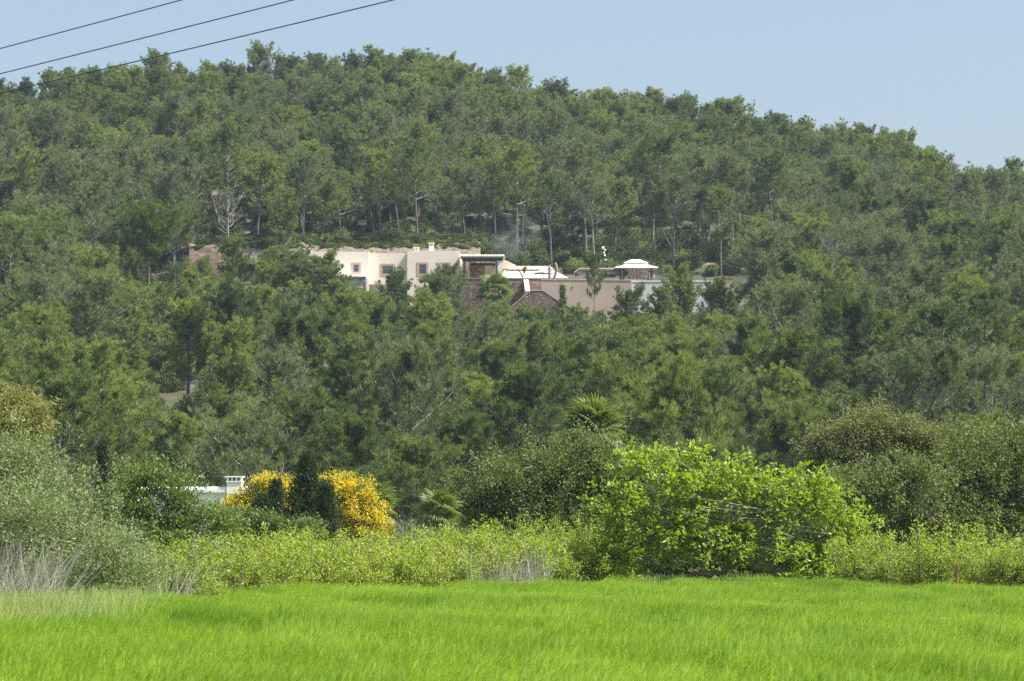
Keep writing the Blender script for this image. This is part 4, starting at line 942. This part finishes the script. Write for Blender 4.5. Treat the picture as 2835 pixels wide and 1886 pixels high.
# cacti, flower pot, terrace planting
for px, top, lab, hbend in ((1521.5, 734, 'shorter columnar cactus on the terrace wall', 0), (1536, 727, 'taller columnar cactus, its top leaning over its neighbour', .2)):
    b = sx(px, 378.6); H = sz(top, 378.6) - FLOOR; mb = MB(); zz = np.linspace(-.8, H, 12); mb.tube([(hbend * math.sin(q / H * 3), 0, q) for q in zz], np.array([.17] * 10 + [.15, .07]), 12, cap=True)
    tag(link('cactus', mb.mesh('cactus', CACT, False), None, (b, 378.6, FLOOR)), lab, 'cactus')
b = sx(1452, 377.9); r = empty('flower_pot', 'clay pot of red flowers on the terrace wall corner', 'flower pot', (b, 377.9, FLOOR + .25))
mb = MB(); mb.tube([(0, 0, 0), (0, 0, .22), (0, 0, .26)], [.13, .19, .2], 10, cap=True); part('pot', mb, POT, r)
mb, _ = canopy(900, [(0, 0, .45, .2, .2, .2)], 30, 12, .06, .1, .06); part('leaves', mb, CAROB_L, r)
mb, _ = canopy(901, [(.05, -.05, .62, .2, .2, .12)], 16, 12, .05, .09, .07); part('flowers', mb, REDF, r)
for px, dd, ss, lab in ((1390, 380, .55, 'dark potted shrub beside the porch pillar'), (1040, 401.5, 0, 'rounded dark bush on the bank above the villa')):
    pass
# walls
def wall(name, label, px0, px1, top, dd, z0, mat, th=.45, cope=COPE, ch=.08, cat='wall', top2=None):
    o_ = (sx((px0 + px1) / 2, dd), dd, z0); r = empty(name, label, cat, o_); x0, x1 = sx(px0, dd) - o_[0], sx(px1, dd) - o_[0]; a = sz(top, dd) - z0; b = sz(top2 or top, dd) - z0
    mb = MB(); mb.prism([(x0, -1), (x1, -1), (x1, b - ch), (x0, a - ch)], 0, th); part('wall_body', mb, mat, r)
    mb = MB(); mb.prism([(x0 - .03, a - ch + .003), (x1 + .03, b - ch + .003), (x1 + .03, b), (x0 - .03, a)], -.05, th + .05); part('coping', mb, cope, r)
    return r
wall('retaining_wall', 'dark brown stone retaining wall beneath the villa porch', 1274, 1451, 770.5, 377, 26, WALLST, cope=FRAME)
wall('retaining_wall', 'reddish stone wall beside the white stair parapet', 1451.5, 1498, 771, 377.6, 26, WALLST2, cope=WALLST)
wall('retaining_wall', 'long beige rendered retaining wall under the gazebo', 1498.5, 1748, 773, 376.8, 26, RENDER_W, top2=775)
wall('retaining_wall', 'white wall painted in shade grey with a bright top past the gazebo', 1748.5, 1972, 777, 377.2, 26, SHADEW, cope=LIME, ch=.14, th=.9)
mb = MB(); dd = 376.2; o_ = (sx(1455, dd), dd, sz(800, dd))
xa, xb = sx(1450, dd) - o_[0], sx(1463, dd) - o_[0]
V = [(xa, .7, sz(773, dd) - o_[2]), (xb, .7, sz(773, dd) - o_[2]), (xb + .17, -.6, sz(807, dd) - o_[2]), (xa + .19, -.6, sz(807, dd) - o_[2])]
mb.add(V + [(a, b + .3, c - .35) for a, b, c in V], [(0, 3, 2, 1)]); mb.F += [(np.array([(4, 5, 6, 7)]), 0), (np.array([(0, 4, 7, 3), (1, 2, 6, 5), (3, 7, 6, 2), (0, 1, 5, 4)]), 0)]
tag(link('stair_parapet', mb.mesh('stair_parapet', LIME), None, o_), 'bright white sloping stair parapet between stone walls', 'parapet')
dd = 374.5; o_ = (sx(1480, dd), dd, 26); r = empty('gabled_stone_wall', 'gable-shaped brown stone wall with pale edges under the stairs', 'wall', o_)
gp = [(1400, 862), (1470, 803.5), (1503, 803.5), (1545, 832), (1600, 862)]
mb = MB(); mb.prism([(sx(a, dd) - o_[0], sz(b, dd) - 26 - .06) for a, b in reversed([(1400, 900)] + gp + [(1600, 900)])][::-1], 0, .5); part('wall_body', mb, WALLST, r)
mb = MB()
for (a, b), (c, e) in zip(gp[:-1], gp[1:]): mb.prism([(sx(a, dd) - o_[0], sz(b, dd) - 26 - .057), (sx(c, dd) - o_[0], sz(e, dd) - 26 - .057), (sx(c, dd) - o_[0], sz(e, dd) - 26 + .03), (sx(a, dd) - o_[0], sz(b, dd) - 26 + .03)], -.04, .54)
part('coping', mb, COPE, r)
dd = 376.76; mb = MB(); mb.tube([(0, -.02, 0), (0, .05, 0)], [.1, .1], 12, cap=True); 
tag(link('drain_hole', mb.mesh('drain_hole', WOOD), None, (sx(1585.5, dd), dd + .0, sz(795.5, dd))), 'round dark drain hole in the beige retaining wall', 'drain')
wall('terrace_wall', 'stone terrace wall with pale coping below the villa', 1024, 1120, 860, 350, 22, WALLST, top2=861)
wall('terrace_wall', 'short stone terrace wall seen through a gap in the pines', 735, 785, 866, 350, 22, WALLST2)
wall('garden_wall', 'low pale wall below the drive, beside the red bank', 625, 715, 785, 372, 27, RENDER_W, top2=781)
wall('garden_wall', 'low pale wall under the sprawling pine before the villa', 745, 860, 812, 366, 25, RENDER_W)
wall('ramp_wall', 'tan rendered ramp wall low on the slope', 440, 548, 1066, 297, 14, TRACK, top2=1053, cope=COPE, ch=.06)
wall('ramp_wall', 'pale track wall showing between the pines mid slope', 735, 900, 1008, 315, 17, TRACK, top2=985)
# banks of earth and rock
def bank(name, label, px0, px1, py_top, py_bot, d0, d1, mat, seed, cat='bank'):
    rng = np.random.default_rng(seed); x0, x1 = sx(px0, d0), sx(px1, d0); nU, nV = max(8, int((x1 - x0) / .45)), 8; o_ = ((x0 + x1) / 2, d0, sz(py_bot, d0)); V = []
    H = sz(py_top, d1) - o_[2]
    for j in range(nV + 1):
        for i in range(nU + 1):
            t = j / nV; V.append((x0 + (x1 - x0) * i / nU - o_[0], (d1 - d0) * t + rng.normal() * .05, H * t ** .8 + rng.normal() * .05 + .12 * math.sin(i * .9 + j * 1.7 + seed) + (t * .3 * math.sin(i * 1.3 + 1) if seed == 5 else 0) - (1.0 if j == 0 else 0)))
    for i in range(nU + 1): V.append((x0 + (x1 - x0) * i / nU - o_[0], d1 - d0 + 3, -1))
    mb = MB(); mb.add(V, [[j * (nU + 1) + i, j * (nU + 1) + i + 1, (j + 1) * (nU + 1) + i + 1, (j + 1) * (nU + 1) + i] for j in range(nV + 1) for i in range(nU)])
    return tag(link(name, mb.mesh(name, mat, True), None, o_), label, cat)
bank('earth_bank', 'steep red earth cutting beside the villa drive', 522, 625, 681, 745, 390, 391.2, EARTH, 5)
bank('rocky_bank', 'pale rocky bank rising behind the villa roof', 640, 1330, 668, 705, 396.5, 401.5, ROCKM, 6)

rng = np.random.default_rng(77); mb = MB()
for k in range(900):
    u = rng.uniform(530, 1320) / 2835 * 2357; y = rng.uniform(397.6, 404.5); x = (u - 1178.5) / FP * y; z = max(gz(x, y), sz(705 - (y - 396.5) * 7.4, y) if 640 < u * 1.2028 < 1330 else 0) + .03; r_ = rng.uniform(.06, .26)
    V = norm(rng.normal(size=(8, 3))) * r_ * rng.uniform(.6, 1.2, (8, 1)); V = np.array([(a, b, c) for a in (-1, 1) for b in (-1, 1) for c in (-1, 1)]) * r_ * rng.uniform(.5, 1, (8, 1)) * np.array([1, 1, .6])
    mb.add(V + np.array([x, y, z]), [(0, 1, 3, 2), (4, 6, 7, 5), (0, 4, 5, 1), (2, 3, 7, 6), (0, 2, 6, 4), (1, 5, 7, 3)])
tag(link('rubble', mb.mesh('rubble', ROCKM)), 'loose pale stones strewn on the bank behind the villa', 'rubble', kind='stuff')
# bushes on the bank
for k, (px, py, w_, lab) in enumerate([(1040, 672, 26, 'rounded dark bush on the bank above the villa windows'), (1085, 662, 30, 'wide dark bush on the bank nearer the tall chimney'), (910, 668, 16, 'small green bush on the bank, farthest from the chimneys'), (1160, 668, 22, 'olive-green bush behind the villa chimneys'), (950, 660, 26, 'pale scrubby bush on the bank by the pine trunks')]):
    dd = 401.; r_ = w_ / FS * dd; c = (sx(px, dd), dd, sz(py, dd) - r_)
    r = empty('shrub', lab, 'shrub', c); mb, Cn = canopy(910 + k, [(0, 0, r_, r_, r_, r_ * .95)], 130, 30, .3, .2, .09, shell=.5, zmin=-9); part('crown', mb, (BUSH, BUSH, CAROB_L, BUSH, PINE_B)[k], r)
    part('trunk', wood(920 + k, (0, 0, -.4), Cn, .05, 14), STEM, r)
# small palms by the retaining wall
r = palm('small bright palm in front of the stone retaining wall', 1136, 672, 374, 1.5, 20, 510, tr=.14, lo=-.5)
r = palm('yellow-leaved palm beneath the villa window', 978, 655, 376, .8, 9, 511, tr=.08, lo=.4)
# green lamp masts with white globes
def mast(label, px, py_top, py_bot, dd):
    b = sx(px * 1.2028, dd); z0 = sz(py_bot * 1.2028, dd); H = sz(py_top * 1.2028, dd) - z0
    r = empty('lamp_mast', label, 'mast', (b, dd, z0), 0, 'green masts with white lamps'); mb = MB(); mb.tube([(0, 0, -1.5), (0, 0, H)], [.06, .045], 8, cap=True); part('pole', mb, GREENP, r)
    for q, (ox, dz_, rr) in enumerate(((-.12, -.25, .17), (.14, -.5, .12), (0, -.85, .12), (.1, -1.15, .12), (.22, -1.7, .1))):
        mb = MB(); a = np.linspace(-1.4, 1.4, 7); mb.tube([(0, 0, math.sin(t) * rr) for t in a], np.cos(a) * rr, 10); o = part('lamp_globe', mb, WHITEG, r, True); o.location = (ox, -.1, H + dz_)
mast('green mast with white lamps behind the garden store', 1390, 566, 638, 388)
mast('green mast with white lamps past the white wall painted in shade grey', 1739, 640, 722, 370)

# ------------------------------------------------------------------ smoke rising behind the porch
m, t, N, L = newmat('smoke_volume')
pv = N.new('ShaderNodeVolumePrincipled'); pv.inputs['Color'].default_value = (.93, .94, .97, 1); pv.inputs['Anisotropy'].default_value = .3; o = N.new('ShaderNodeOutputMaterial'); L.new(pv.outputs[0], o.inputs['Volume'])
tc = N.new('ShaderNodeTexCoord'); no = N.new('ShaderNodeTexNoise'); no.inputs['Scale'].default_value = .45; no.inputs['Detail'].default_value = 4; no.inputs['Distortion'].default_value = 1.0; L.new(tc.outputs['Object'], no.inputs['Vector'])
gr = N.new('ShaderNodeTexGradient'); gr.gradient_type = 'SPHERICAL'; mp = N.new('ShaderNodeMapping'); mp.vector_type = 'POINT'; mp.inputs['Location'].default_value = (-1, -1, -1); mp.inputs['Scale'].default_value = (2, 2, 2); L.new(tc.outputs['Generated'], mp.inputs[0]); L.new(mp.outputs[0], gr.inputs[0])
mr = N.new('ShaderNodeMapRange'); mr.inputs[1].default_value = .42; mr.inputs[2].default_value = .75; L.new(no.outputs['Fac'], mr.inputs[0])
mu = N.new('ShaderNodeMath'); mu.operation = 'MULTIPLY'; L.new(mr.outputs[0], mu.inputs[0]); L.new(gr.outputs[1], mu.inputs[1])
mu2 = N.new('ShaderNodeMath'); mu2.operation = 'MULTIPLY'; mu2.inputs[1].default_value = .35; L.new(mu.outputs[0], mu2.inputs[0]); L.new(mu2.outputs[0], pv.inputs['Density'])
c0 = at(1180, 545, 395); mb = MB(); mb.box(-4.2, 4.2, -1.8, 1.8, -3.6, 3.6)
so_ = tag(link('smoke', mb.mesh('smoke', m), None, c0), 'thin bluish smoke drifting up behind the porch roof', 'smoke', kind='stuff'); so_.rotation_euler = (0, R(-18), 0)

# ------------------------------------------------------------------ haze
if HAZE:
    m, t, N, L = newmat('haze_volume')
    pv = N.new('ShaderNodeVolumePrincipled'); pv.inputs['Color'].default_value = (.68, .82, 1, 1); pv.inputs['Density'].default_value = HAZE; pv.inputs['Anisotropy'].default_value = .2
    o = N.new('ShaderNodeOutputMaterial'); L.new(pv.outputs[0], o.inputs['Volume'])
    mb = MB(); mb.box(-3100, 3100, -450, 6100, -7, 105); tag(link('haze', mb.mesh('haze', m)), 'faint blue haze over the valley', 'haze', kind='stuff')
